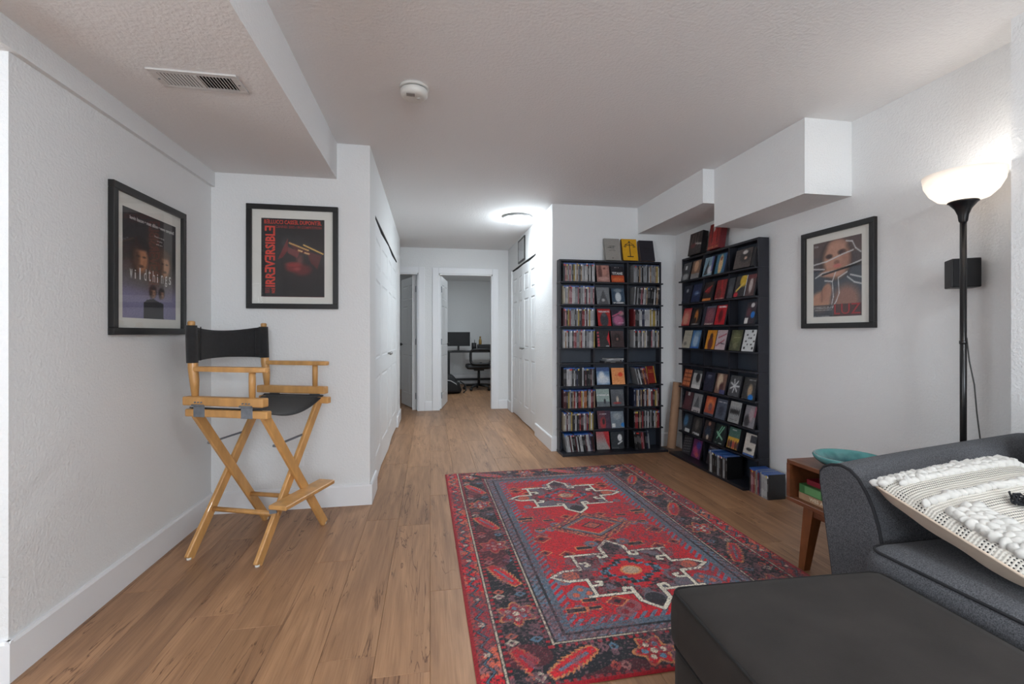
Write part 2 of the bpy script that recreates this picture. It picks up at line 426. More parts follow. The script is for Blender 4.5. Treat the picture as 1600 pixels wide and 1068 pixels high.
# behind the photographer
bm = bmesh.new()
abox(bm, -2.9, -.45, YN - T, YN, 0, ZC); abox(bm, 1.55, 2.6, YN - T, YN, 0, ZC); abox(bm, -.45, 1.55, YN - T, YN, 0, .9); abox(bm, -.45, 1.55, YN - T, YN, 2.1, ZC)
struct(obj('wall_rear', bm, WALL), 'wall behind the photographer with the added daylight window', 'wall')
bm = bmesh.new()
abox(bm, -2.9, -2.8, YN, -.5, 0, ZC); abox(bm, -2.9, -2.8, .6, 1.9, 0, ZC); abox(bm, -2.9, -2.8, -.5, .6, 0, .95); abox(bm, -2.9, -2.8, -.5, .6, 2.05, ZC)
struct(obj('wall_far_left', bm, WALL), 'far wall of the open area left of the chair wall', 'wall')
wn = struct(box('window_2', -2.86, -2.85, -.5, .6, .95, 2.05, GLASS), 'window pane in the far wall of the open side area', 'window')
bm = bmesh.new()
for a in ((-.5, .6, .95, 1.0), (-.5, .6, 2.0, 2.05), (-.5, -.45, .95, 2.05), (.55, .6, .95, 2.05), (.03, .07, .95, 2.05)): abox(bm, -2.88, -2.83, a[0], a[1], a[2], a[3])
obj('window_frame', bm, TRIM, wn)
wn = struct(box('added_window_1', -.45, 1.55, YN - .06, YN - .05, .9, 2.1, GLASS), 'unseen window pane added in the wall behind the photographer', 'window')  # unseen window, added as a daylight source for the room
bm = bmesh.new()
for a in ((-.45, 1.55, .9, .95), (-.45, 1.55, 2.05, 2.1), (-.45, -.4, .9, 2.1), (1.5, 1.55, .9, 2.1), (.53, .57, .9, 2.1)): abox(bm, a[0], a[1], YN - .08, YN - .03, a[2], a[3])
obj('window_frame', bm, TRIM, wn)

# baseboards: profile with a chamfered top edge
def baseboard(name, p, q, n, label, h=.135, t=.015):
    """runs from p to q on the floor; n is the direction out of the wall"""
    p = Vector((p[0], p[1], 0)); q = Vector((q[0], q[1], 0)); n = Vector((n[0], n[1], 0))
    prof = [(0, 0), (t, 0), (t, h - .01), (t - .006, h), (0, h)]
    bm = bmesh.new()
    A = [bm.verts.new(p + n * a + Vector((0, 0, b))) for a, b in prof]; B = [bm.verts.new(q + n * a + Vector((0, 0, b))) for a, b in prof]
    bm.faces.new(A); bm.faces.new(B[::-1])
    for i in range(5): bm.faces.new((A[i], B[i], B[(i + 1) % 5], A[(i + 1) % 5]))
    return struct(obj(name, bm, TRIM), label, 'baseboard')
baseboard('baseboard_left', (XL, YL - .0145), (XL, YB), (1, 0), 'white baseboard along the chair wall')
baseboard('baseboard_left_return', (-2.8, YL), (XL + .0144, YL), (0, -1), 'white baseboard on the wall face turning away from the chair wall')
baseboard('baseboard_back', (XL, YB), (HXL + .0144, YB), (0, -1), 'white baseboard under the red and black poster')
baseboard('baseboard_hall_left', (HXL, YB - .0144), (HXL, 3.50), (1, 0), 'short white baseboard at the near end of the long closet')
baseboard('baseboard_hall_left_far', (HXL, 5.72), (HXL, 6.315), (1, 0), 'short white baseboard at the far end of the long closet')
baseboard('baseboard_hall_right', (HXR, YH - .0144), (HXR, 5.03), (-1, 0), 'white baseboard at the hallway corner beside the rack')
baseboard('baseboard_hall_right_far', (HXR, 6.57), (HXR, YE), (-1, 0), 'short white baseboard between rack-side closet and far wall')
baseboard('baseboard_rack', (HXR - .0144, YH), (XR, YH), (0, -1), 'white baseboard behind the rack beside the hallway')
baseboard('baseboard_right', (XR, 1.46), (XR, YH), (-1, 0), 'white baseboard along the lamp wall')
baseboard('baseboard_end', (DO1 + .093, YE), (HXR, YE), (0, -1), 'short white baseboard right of the office doorway')
baseboard('baseboard_end_mid', (DL1 + .093, YE), (DO0 - .093, YE), (0, -1), 'short white baseboard between the two far doorways')
baseboard('baseboard_office', (-.14, 10.42), (1.9, 10.42), (0, -1), 'baseboard on the office far wall')

# casings
def casing(name, x0, x1, z, label, cw=.09):
    bm = bmesh.new()
    for a in ((x0 - cw, x0, 0, z + cw), (x1, x1 + cw, 0, z + cw), (x0, x1, z, z + cw)): abox(bm, a[0], a[1], YE - .017, YE, a[2], a[3], .003, 1)
    for a in ((x0 - .001, x0 + .018, 0, z), (x1 - .018, x1 + .001, 0, z), (x0, x1, z - .018, z + .001)): abox(bm, a[0], a[1], YE - .005, YE + T, a[2], a[3])
    return struct(obj(name, bm, TRIM), label, 'casing')
casing('trim_2', DO0, DO1, DZ, 'white casing around the office doorway')
casing('trim_3', DL0, DL1, DZ, 'white casing around the side room doorway')
struct(box('trim_4', HXR - .014, HXR, 6.52, 6.57, 0, 2.03, TRIM, bevel=.002), 'narrow white casing at the far side of the rack-side closet', 'casing')

# doors -----------------------------------------------------------------------
ROWS = ((.20, .80), (.94, 1.56), (1.66, 1.88))
def leaf(name, parent, w, h, cols, both=False, th=.034):
    """panel door leaf in the local XZ plane, hinge edge at x=0, thickness along y; frame of stiles and rails, each raised panel a child"""
    st = .085 if cols == 2 else .075
    xs = [st, w - st] if cols == 1 else [st, w / 2 - st * .5, w / 2 + st * .5, w - st]
    k = h / 2.0
    bm = bmesh.new()
    abox(bm, .004, w - .004, -.009, .009, .004, h - .004)
    zz = [0] + [c * k for r in ROWS for c in r] + [h]
    for a, b in zip([0] + xs[1::2], xs[0::2] + [w]): abox(bm, a, b, -th / 2, th / 2, 0, h)
    for a, b in zip(xs[0::2], xs[1::2]):
        for c, d in zip(zz[0::2], zz[1::2]): abox(bm, a, b, -th / 2, th / 2, c, d)
    o = obj(name, bm, DOORW, parent)
    for a, b in zip(xs[0::2], xs[1::2]):
        for c, d in ROWS:
            c, d = c * k, d * k
            for sgn in ((-1, 1) if both else (-1,)):
                pm = bmesh.new(); y0, y1, y2 = sgn * .009, sgn * .011, sgn * .0155
                R4 = []
                for ins, y in ((.002, sgn * .0165), (.014, y1), (.030, y2)):
                    R4.append([pm.verts.new(q) for q in ((a + ins, y, c + ins), (b - ins, y, c + ins), (b - ins, y, d - ins), (a + ins, y, d - ins))])
                for u, v in zip(R4, R4[1:]):
                    for i in range(4): pm.faces.new((u[i], u[(i + 1) % 4], v[(i + 1) % 4], v[i]))
                pm.faces.new(R4[-1])
                obj('panel', pm, DOORW, o)
    return o
def knob(parent, x, z, y=-.017, m=CHROME, r=.016, sgn=-1):
    return lathe('knob', [(0, 0), (.009, 0), (.007, .012), (r, .022), (r, .03), (r * .6, .036), (0, .037)], m, parent, 16, (x, y, z), (R(90) * (1 if sgn < 0 else -1), 0, 0))
def bifold(name, x, y0, y1, h, face, label, fold):
    """four hinged leaves along the hall wall; face = +1 looks towards +x"""
    root = bpy.data.objects.new(name, None); C.objects.link(root); struct(root, label, 'door'); root.location = (x, 0, .016)
    box('gap_strip', *sorted((-face * .055, -face * .0008)), y0 + .002, y1 - .002, h + .010, h + .022, mat('gap_shade_dark', rgb(24, 24, 25), .7), root)  # dark strip stands in for the shaded gap above the leaves
    n = 4; wl = (y1 - y0 - .012) / n
    ys = [y0 + .003 + i * (wl + .002) for i in range(n + 1)]
    offs = [0, fold, 0, fold * .9, 0] if face > 0 else [0, fold, 0, fold, 0]
    offs = [o_ * face for o_ in offs]
    for i in range(n):
        a = Vector((offs[i], ys[i])); b = Vector((offs[i + 1], ys[i + 1])); d = b - a; L = d.length - .002
        if face > 0:   # local -Y must point to +x: x axis along +y
            lf = leaf('door_leaf', root, L, h, 1); lf.location = (a.x - .02, a.y, 0); lf.rotation_euler = (0, 0, math.atan2(d.y, d.x))
            if i == 1: knob(lf, L - .05, .93)
            if i == 2: knob(lf, .05, .93)
        else:          # local -Y to -x: x axis along -y
            lf = leaf('door_leaf', root, L, h, 1); lf.location = (b.x + .02, b.y - .002, 0); lf.rotation_euler = (0, 0, math.atan2(-d.y, -d.x))
            if i == 1: knob(lf, .05, .93)
            if i == 2: knob(lf, L - .05, .93)
    return root
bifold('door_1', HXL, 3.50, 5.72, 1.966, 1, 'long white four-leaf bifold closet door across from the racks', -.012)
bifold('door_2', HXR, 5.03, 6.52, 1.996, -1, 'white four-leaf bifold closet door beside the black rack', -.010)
def swing(name, hx, ang, w, label, knob_m, flip, hy):
    root = bpy.data.objects.new(name, None); C.objects.link(root); struct(root, label, 'door')
    root.location = (hx, hy, .01); root.rotation_euler = (0, 0, ang)
    lf = leaf('door_leaf', root, w, 1.98, 2, True)
    knob(lf, w - .065, .95, -.017, knob_m, .026); knob(lf, w - .065, .95, .017, knob_m, .026, 1)
    for z in (.2, 1.0, 1.78):
        hb = bmesh.new(); s = -1 if flip else 1
        abox(hb, -.004, .03, s * .0165, s * .0195, z - .045, z + .045); atube(hb, [(-.003, s * .021, z - .045), (-.003, s * .021, z + .045)], .006, 8)
        obj('hinge', hb, STEEL, lf)
    return root
swing('door_3', DL1 - .022, R(110), .74, 'white six-panel door standing open into the side room', PLASTIC_BLACK, False, YE + .075)
swing('door_4', DO0 + .024, R(81), .76, 'white six-panel door standing open into the office', PLASTIC_BLACK, True, YE + .075)

# ------------------------------------------------------------------ ceiling fixtures
def ceiling_light(name, loc, label, power, group=None):
    t = thing(name, label, 'ceiling light', loc)
    lathe('rim', [(.10, 0), (.158, 0), (.160, -.004), (.160, -.022), (.156, -.026), (.10, -.026)], mat('fixture_nickel', rgb(150, 150, 150), .35, .6), t, 40)
    lathe('diffuser', [(.150, -.026), (.151, -.034), (.145, -.044), (.12, -.052), (.06, -.056), (0, -.057)], mat('fixture_diffuser_' + name, rgb(240, 244, 248), .5, emit=(.85, .94, 1, 1), estr=power), t, 40)
    return t
ceiling_light('ceiling_light', (.927, 4.86, ZC), 'round flush ceiling light glowing in the hallway', HALL_P)
ceiling_light('added_ceiling_lamp', (1.25, -.25, ZC), 'unseen round flush ceiling light added behind the photographer', ADDED_CEIL_P)  # extra fixture out of view, added to light the room
ceiling_light('office_light', (.95, 8.4, 2.31), 'round flush ceiling light inside the office', OFFICE_P)
ceiling_light('sideroom_light', (-1.5, 8.2, 2.31), 'round flush ceiling light inside the side room', SIDE_P)

SMK = mat('detector_plastic', rgb(216, 215, 210), .5)
t = thing('smoke_detector', 'round white smoke detector on the ceiling of the room', 'smoke detector', (-.08, 2.40, ZC))
lathe('base_plate', [(0, 0), (.074, 0), (.074, -.010), (.066, -.012), (0, -.012)], SMK, t, 40)
lathe('vent_gap', [(.060, -.010), (.060, -.018)], PLASTIC_BLACK, t, 40)
lathe('body', [(0, -.017), (.066, -.017), (.070, -.021), (.068, -.040), (.060, -.050), (.045, -.053), (0, -.054)], SMK, t, 40)
bm = bmesh.new()
for k in range(7): abox(bm, -.035 + .006 * k, -.033 + .006 * k, -.045, -.020, -.0565, -.052)
obj('sounder_slots', bm, mat('detector_slot', rgb(90, 90, 88), .7), t)
lathe('test_button', [(0, -.057), (.008, -.057), (.010, -.053)], mat('detector_button', rgb(190, 189, 184), .4), t, 16, (.02, 0, 0))

VENTM = mat('vent_enamel', rgb(206, 204, 202), .45)
t = thing('air_vent', 'white metal air vent with two banks of slats in the soffit', 'air vent', (-.912, 2.045, ZS))
bm = bmesh.new()
for a in ((-.16, .16, -.07, -.048), (-.16, .16, .048, .07), (-.16, -.132, -.048, .048), (.132, .16, -.048, .048), (-.008, .008, -.048, .048)): abox(bm, a[0], a[1], a[2], a[3], -.007, 0, .0015, 1)
obj('frame', bm, VENTM, t)
box('duct_opening', -.132, .132, -.048, .048, -.0015, -.0005, mat('duct_dark', rgb(26, 26, 26), .9), t)
sl = None
for bank, tilt in ((-.132, 4), (.008, 38)):
    for k in range(10):
        x = bank + .0065 + k * .0123
        if sl is None:
            sm = bmesh.new(); abox(sm, -.0046, .0046, -.048, .048, -.0006, .0006)
            o = obj('slat', sm, VENTM, t); sl = o.data
        else:
            o = bpy.data.objects.new('slat', sl); C.objects.link(o); o.parent = t
        o.location = (x, 0, -.0055); o.rotation_euler = (0, R(tilt), 0)
for x in (-.146, .146): lathe('screw', [(0, -.0085), (.004, -.0082), (.005, -.007)], STEEL, t, 10, (x, 0, 0))

# ------------------------------------------------------------------ framed posters
def framed(name, label, loc, rotz, w, h, mx, my, pic, bar=.032, depth=.025, cat='framed poster', lift=0.0):
    """hangs on a wall: local X along the wall, -Y out of it, origin at the lower left corner on the wall face"""
    t = thing(name, label, cat, loc, rotz)
    bm = bmesh.new()
    for a in ((0, w, 0, bar), (0, w, h - bar, h), (0, bar, bar, h - bar), (w - bar, w, bar, h - bar)):
        abox(bm, a[0], a[1], -depth, -.001, a[2], a[3], .0015, 1)
    obj('frame', bm, FRAME, t)
    box('mat_board', bar - .004, w - bar + .004, -.009, -.004, bar - .004, h - bar + .004, MATB, t)
    pw, ph = w - 2 * mx, h - my[0] - my[1]
    p = picture('print', pw, ph, pic, PAPER, t, (mx, -.0096, my[0]))
    box('glass', bar - .002, w - bar + .002, -.0165, -.0150, bar - .002, h - bar + .002, GLASS, t)
    return t, p, pw, ph
INK_W = mat('ink_white', rgb(214, 214, 212), .6); INK_RED = mat('ink_vermilion', rgb(206, 62, 44), .6); INK_LUZ = mat('ink_red', rgb(168, 38, 46), .6)
INK_DIM = mat('ink_dim_red', rgb(150, 42, 40), .6); INK_K = mat('ink_black', rgb(28, 27, 28), .6)
# tall poster on the chair wall: dim portraits over a pale lower part (plain stand-in picture)
pc = Pic(90, 140, (40, 36, 38)); pc.grad(.55, .25, (128, 124, 156)); pc.ell(.5, .42, .6, .16, (112, 100, 78), .55, 1.0); pc.ell(.55, .62, .12, .3, (92, 66, 44), .6, .8)
def head(cx, cy, w_, h_, skin, hair, k=1.0):
    pc.ell(cx - w_ * .1, cy + h_ * .35, w_ * 1.35, h_ * 1.25, hair, 1, .5); pc.ell(cx, cy, w_, h_, skin, 1, .45)
    pc.ell(cx - w_ * .75, cy - h_ * .05, w_ * .55, h_ * 1.0, tuple(c * .35 for c in skin), .75, 1.0); pc.ell(cx, cy + h_ * 1.0, w_ * 1.15, h_ * .35, hair, .9, .6)
    for q in (-.4, .45): pc.ell(cx + w_ * q, cy + h_ * .18, w_ * .27, h_ * .07, tuple(c * .3 for c in skin), .75, .8)
    pc.ell(cx + w_ * .05, cy - h_ * .15, w_ * .12, h_ * .25, tuple(min(255, c * 1.15) for c in skin), .5, 1.0); pc.ell(cx + w_ * .03, cy - h_ * .52, w_ * .38, h_ * .10, tuple(c * .45 for c in skin), .8, .8)
head(.31, .56, .125, .13, (172, 118, 84), (32, 26, 26)); head(.755, .545, .105, .115, (178, 132, 100), (84, 62, 48))
pc.rect(.72, .72, .92, .98, (60, 58, 62), .7)
head(.53, .255, .05, .048, (160, 120, 96), (44, 36, 34)); head(.70, .25, .045, .042, (146, 108, 88), (38, 32, 32))
pc.poly([(.36, 0), (.35, .15), (.42, .185), (.54, .2), (.62, .18), (.73, .16), (.74, 0)], (36, 34, 40)); pc.line(.60, 0, .60, .15, .006, (22, 22, 26)); pc.noise(5)
t1, p1, pw, ph = framed('framed_poster', 'black framed poster of dim portraits hanging on the chair wall', (XL, 2.245, 1.132), R(90), .60, .668, .082, (.078, .09), pc)
# a wall facing +x: local X runs +y, -Y points +x
lettering('kevin bacon • matt dillon • neve campbell', .05, ph - .052, pw - .07, .022, INK_W, p1, offset=.012)
lettering("They're dying", .24, ph - .095, .085, .010, INK_W, p1); lettering('to play', .265, ph - .113, .045, .009, INK_W, p1); lettering('with you', .255, ph - .131, .055, .009, INK_W, p1)
for i, ch in enumerate('wildthings'):
    big = ch in 'ldthg'
    lettering(ch, .05 + i * .0355, ph * .365 - (.014 if ch == 'g' else 0), .009 if ch in 'il' else .019, (.055 if big else .042), INK_W, p1)
# red and black poster on the back wall
pc = Pic(96, 116, (30, 29, 31)); pc.ell(.62, .45, .42, .3, (52, 44, 46), .7, 1.2)
pc.poly([(.26, .48), (.42, .76), (.42, .6), (.33, .5)], (128, 34, 36), .75); pc.poly([(.42, .7), (.6, .62), (.95, .54), (.88, .36), (.78, .44), (.72, .55), (.55, .58)], (110, 34, 34), .6)
pc.poly([(.42, .64), (.6, .58), (.56, .5), (.42, .56)], (150, 62, 60), .6)
pc.line(.44, .69, .74, .60, .012, (206, 160, 92)); pc.line(.66, .67, .97, .56, .010, (226, 182, 96)); pc.line(.58, .60, .64, .585, .012, (220, 180, 120)); pc.line(.68, .57, .75, .555, .012, (214, 170, 116))
pc.ell(.60, .47, .05, .07, (176, 100, 88), .45, 1.2); pc.ell(.50, .38, .12, .06, (138, 46, 46), .75, .6); pc.ell(.64, .35, .14, .07, (122, 44, 44), .7, .7); pc.ell(.56, .36, .05, .02, (170, 92, 84), .5, 1.2); pc.ell(.5, .42, .13, .03, (160, 60, 56), .5, .6)
pc.rect(0, 0, 1, .012, (110, 34, 34)); pc.noise(4)
t2, p2, pw, ph = framed('framed_poster', 'black framed red and black poster on wall behind the director chair', (-1.15, YB, 1.297), 0, .555, .667, .086, (.076, .086), pc)
lettering('BƎLLUCCI CASSƎL DUPONTƎL', .018, ph - .036, pw - .036, .027, INK_RED, p2, offset=.02)
lettering('CANNES 2002 / IN COMPETITION', .085, ph - .062, pw - .103, .017, INK_DIM, p2, offset=.012)
lettering('IRRƎVƎRSIBLƎ', .083, .064, ph - .114, .062, INK_RED, p2, vertical=True, offset=.03)
lettering('FILM DE', .05, .024, .034, .028, INK_DIM, p2, vertical=True, offset=.02); lettering('NOÉ', .083, .024, .034, .026, INK_RED, p2, vertical=True, offset=.02)
# poster on the lamp wall
pc = Pic(84, 124, (92, 74, 72)); pc.rect(0, 0, 1, .62, (66, 74, 84), .9); pc.rect(0, .62, 1, .80, (70, 66, 70), .6)
pc.ell(.48, .74, .33, .26, (58, 46, 42), 1, .3); pc.ell(.50, .74, .27, .24, (186, 138, 116), 1, .35); pc.ell(.52, .93, .2, .06, (190, 142, 120), .7, .5)
pc.ell(.35, .79, .075, .03, (58, 42, 40), .9, .6); pc.ell(.62, .82, .085, .035, (60, 44, 42), .9, .6); pc.ell(.51, .70, .06, .03, (126, 84, 72), .8, .7); pc.ell(.52, .655, .085, .025, (196, 112, 104), .9, .5); pc.ell(.70, .72, .10, .12, (150, 104, 88), .5, .8)
pc.ell(.40, .57, .26, .05, (190, 142, 120), .9, .4); pc.ell(.70, .2, .26, .2, (158, 112, 96), .9, .6); pc.ell(.16, .2, .22, .14, (186, 138, 112), 1, .4); pc.ell(.30, .32, .10, .13, (176, 128, 106), 1, .4, -.5); pc.ell(.22, .3, .06, .12, (170, 120, 98), 1, .4, -.6)
W_ = (212, 212, 212)
for q in ((0, .71, .3, .73), (.3, .73, .62, .79), (.62, .79, .84, .82), (0, .655, .25, .63), (.05, .53, .2, .58), (.2, .58, .55, .60), (.55, .60, 1, .68), (.5, .60, .42, .46), (.42, .46, .44, .26), (.44, .26, .40, .14), (.54, .5, .56, .3), (.56, .3, .5, .2), (.5, .2, .42, .12), (.54, .5, .72, .56), (.72, .5, .86, .42), (.86, .42, 1, .39), (.78, .52, 1, .47), (.7, .95, .82, .93), (.82, .93, .88, .84), (.88, .84, .98, .78), (.26, .48, .42, .46)):
    pc.line(*q, .012, W_, .85)
pc.line(.2, .56, 1, .65, .016, (22, 22, 24)); pc.line(.2, .55, .2, .2, .005, (30, 30, 34), .7)
pc.rect(0, 0, .42, .16, (50, 52, 58), .7); pc.rect(.44, 0, 1, .16, (74, 44, 46), .9)
for yy in (.125, .108, .09): pc.bars(.02, yy, .40, yy + .014, (200, 200, 200), .8, 1)
pc.bars(.02, .01, .38, .02, (200, 200, 200), .8, 1); pc.bars(.02, .93, .12, .96, (190, 190, 190), .7, 2); pc.noise(5)
t3, p3, pw, ph = framed('framed_poster', 'black framed poster of an upturned face hanging on the lamp wall', (XR, 2.69, 1.17), R(-90), .515, .622, .088, (.072, .078), pc)
lettering('LUZ', pw * .46, .012, pw * .52, .062, INK_LUZ, p3, offset=.0)
# small picture above the rack-side closet
pc = Pic(20, 16, (196, 198, 200)); pc.ell(.5, .5, .4, .3, (176, 180, 184), .8, .8); pc.noise(5)
framed('small_picture', 'small dark framed picture above the rack-side closet door', (HXR, 6.02, 2.055), R(-90), .42, .30, .03, (.03, .03), pc, .022, .015, 'picture')

t = thing('wall_outlet', 'white wall outlet low on the wall behind the director chair', 'outlet', (-.845, YB, .33))
box('cover_plate', -.036, .036, -.006, 0, -.058, .058, TRIM, t, .002)
for z in (-.026, .026): box('socket', -.017, .017, -.008, -.005, z - .016, z + .016, TRIM, t, .003)

# ------------------------------------------------------------------ director chair
t = thing('director_chair', 'tall folding wooden director chair with black canvas seat and back', 'chair', (-.909, 2.739, 0), -.358)
fd, fw, sw, sd = .195, .262, .256, .225
for xo, sx in ((fd, .013), (-fd, .013)):
    for s in (-1, 1):
        x = xo + sx * s
        bm = bmesh.new(); abar(bm, (x, s * fw, .006), (x, -s * (sw - .012), .735), .050, .022, (1, 0, 0), .004)
        lg = obj('leg', bm, HWOOD, t)
        lathe('glide', [(0, 0), (.011, 0), (.012, .012), (0, .012)], MATB, lg, 12, (x, s * (fw - .002), 0))
def yleg(z, s): return s * fw + (-s * (sw - .012) - s * fw) * (z / .735)
for s in (-1, 1):
    tube('stretcher', [(-fd, yleg(.205, s), .205), (fd, yleg(.205, s), .205)], .0125, HWOOD, t, 12)
bm = bmesh.new(); abox(bm, .205, .305, -.215, .215, .262, .284, .004, 1); obj('footrest', bm, HWOOD, t)
for s in (-1, 1):
    bm = bmesh.new(); abar(bm, (.2, s * .20, .25), (.24, s * .20, .258), .03, .006, (0, 1, 0)); obj('footrest_bracket', bm, STEEL, t)
for xo in (-fd, fd):
    bm = bmesh.new(); abar(bm, (xo - .027, yleg(.56, 1) + .004, .555), (xo - .027, yleg(.56, -1) - .004, .565), .004, .022, (1, 0, 0)); atube(bm, [(xo - .032, yleg(.56, 1), .556), (xo - .012, yleg(.56, 1), .556)], .007, 8); atube(bm, [(xo - .032, yleg(.56, -1), .564), (xo - .012, yleg(.56, -1), .564)], .007, 8)
    obj('folding_brace', bm, STEEL, t)
for s in (-1, 1):
    bm = bmesh.new(); abox(bm, -sd + .005, sd + .02, s * sw - .018, s * sw + .018, .722, .760, .006, 2); obj('seat_rail', bm, HWOOD, t)
    bm = bmesh.new(); abox(bm, -sd - .006, sd, s * sw - .022, s * sw + .022, .778, .822, .006, 2); obj('arm_rail', bm, HWOOD, t)
    for x in (-.135, .135):
        bm = bmesh.new(); abox(bm, x - .032, x + .032, s * (sw + .018) - .002 * s - .003, s * (sw + .018) - .002 * s + .005 * s + .003, .722, .806, .001, 1); atube(bm, [(x - .034, s * (sw + .027), .782), (x + .034, s * (sw + .027), .782)], .005, 8)
        for q in (-.018, 0, .018): atube(bm, [(x + q, s * (sw + .022), .796), (x + q, s * (sw + .028), .796)], .004, 8)
        obj('hinge_plate', bm, STEEL, t)
    # back post, leaning slightly and tapered, and the round finial
    bm = bmesh.new(); atube(bm, [(-.175, s * sw, .815), (-.180, s * sw, .90), (-.188, s * sw, .965), (-.194, s * sw, 1.08), (-.198, s * sw, 1.175)], [.015, .0215, .023, .020, .016], 14); po = obj('back_post', bm, HWOOD, t, smooth=True)
    lathe('finial', [(0, 1.176), (.0155, 1.176), (.0165, 1.184), (.0165, 1.196), (.012, 1.2005), (0, 1.201)], HWOOD, po, 16, (-.198, s * sw, 0))
    tube('front_post', [(.150, s * sw, .815), (.150, s * sw, .90), (.150, s * sw, .957)], [.0145, .016, .015], HWOOD, t, 14)
    # armrest: flat shaped board
    pts = [(-.185, -.016), (-.05, -.024), (.10, -.027), (.20, -.026), (.232, -.018), (.238, 0), (.232, .018), (.20, .026), (.10, .027), (-.05, .024), (-.185, .016)]
    bm = bmesh.new(); aprism(bm, [(a, b + s * sw) for a, b in pts], .948, .972, 'z')
    bmesh.ops.bevel(bm, geom=bm.edges[:], offset=.004, segments=1, affect='EDGES'); obj('armrest', bm, HWOOD, t)
def sheet(name, f, nu, nv, thick, m, parent):
    bm = bmesh.new(); V = [[bm.verts.new(f(i / nu, j / nv)) for j in range(nv + 1)] for i in range(nu + 1)]
    for i in range(nu):
        for j in range(nv): bm.faces.new((V[i][j], V[i + 1][j], V[i + 1][j + 1], V[i][j + 1]))
    o = obj(name, bm, m, parent, smooth=True)
    md = o.modifiers.new('thickness', 'SOLIDIFY'); md.thickness = thick; md.offset = 0
    return o
sheet('seat_canvas', lambda u, v: (-.20 + .40 * u, -(sw + .01) + 2 * (sw + .01) * v, .768 - .055 * (1 - (2 * v - 1) ** 2) ** 1.0 - .012 * (2 * u - 1) ** 2 * (1 - (2 * v - 1) ** 2)), 10, 20, .004, CANVAS, t)
def backf(u, v):
    y = -(sw - .02) + 2 * (sw - .02) * u; k = (1 - (2 * u - 1) ** 2)
    zt = 1.176 - .022 * k; zb = .992 + .012 * k
    return (-.202 - .055 * k ** .8 - .006 * (v - .5), y, zb + (zt - zb) * v)
bc = sheet('back_canvas', backf, 26, 8, .005, CANVAS, t)
for s in (-1, 1):
    bm = bmesh.new(); prof = []
    for k in range(14):
        a = 2 * math.pi * k / 14; prof.append((math.cos(a) * .026, math.sin(a) * .026 * (1.0)))
    rings = [[bm.verts.new((-.192 - (z - .992) * .04 + a, s * sw + b, z)) for a, b in prof] for z in (.990, 1.05, 1.12, 1.178)]
    for r0, r1 in zip(rings, rings[1:]):
        for k in range(14): bm.faces.new((r0[k], r0[(k + 1) % 14], r1[(k + 1) % 14], r1[k]))
    sv = obj('canvas_sleeve', bm, CANVAS, bc, smooth=True); md = sv.modifiers.new('thickness', 'SOLIDIFY'); md.thickness = .003
    sm = bmesh.new(); abox(sm, -.206, -.202, s * (sw - .062) - .0015, s * (sw - .062) + .0015, .998, 1.172); obj('seam', sm, CANVAS, bc)

# ------------------------------------------------------------------ media racks
RW = 1.04; SHELVES = [1.626, 1.413, 1.205, 1.0, .855, .642, .433, .222, .022]; RTOP = 1.84
DIV = (.347, .693)
def rack(label, loc, rotz, top_depth):
    t = thing('media_rack', label, 'media rack', loc, rotz)
    for x in (0, RW - .018): box('side_panel', x, x + .018, -.085, 0, .022, RTOP, BLACK_LAM, t, .0012, 1)
    box('top_panel', .018, RW - .018, -.085, 0, RTOP - .018, RTOP, BLACK_LAM, t, .001, 1)
    box('back_panel', .018, RW - .018, -.004, 0, .022, RTOP - .018, BACKB, t)
    for x in DIV:
        box('divider', x - .008, x + .008, -.080, -.004, .022, RTOP - .018, BLACK_LAM, t)
    for z in SHELVES[:-1]:
        box('shelf', -.004, RW + .004, -.118, -.0055, z - .013, z, BLACK_LAM, t, .001, 1)
    box('base', -.004, RW + .004, -.215, 0, 0, .022, BLACK_LAM, t, .0015, 1)
    return t
RK1 = Matrix.Translation((1.205, YH - .018, 0))
RK2 = Matrix.Translation((XR - .018, 4.03, 0)) @ Matrix.Rotation(R(-90), 4, 'Z')
rack('wide black media rack full of spines beside the hallway corner', (1.205, YH - .018, 0), 0, .085)
rack('wide black media rack of front-facing covers standing on the lamp wall', (XR - .018, 4.03, 0), R(-90), .085)
ORD = 'first second third fourth fifth sixth seventh eighth ninth tenth eleventh twelfth thirteenth fourteenth fifteenth sixteenth seventeenth eighteenth nineteenth twentieth twenty-first twenty-second twenty-third twenty-fourth twenty-fifth'.split()
ROWN = ['top', 'second', 'third', 'fourth', 'fifth', 'sixth', 'seventh', 'eighth', 'bottom']
CN = {'white': (206, 208, 210), 'pale grey': (158, 162, 166), 'charcoal': (52, 52, 56), 'black': (26, 26, 29), 'red': (166, 34, 40), 'pink': (176, 92, 104), 'tan': (170, 136, 100), 'yellow': (200, 168, 58), 'orange': (198, 104, 40), 'steel blue': (74, 100, 130), 'navy': (36, 44, 78), 'maroon': (88, 30, 40), 'cream': (208, 196, 166), 'purple': (90, 66, 112), 'teal': (52, 108, 110)}
BLUE_P = (40, 92, 170)
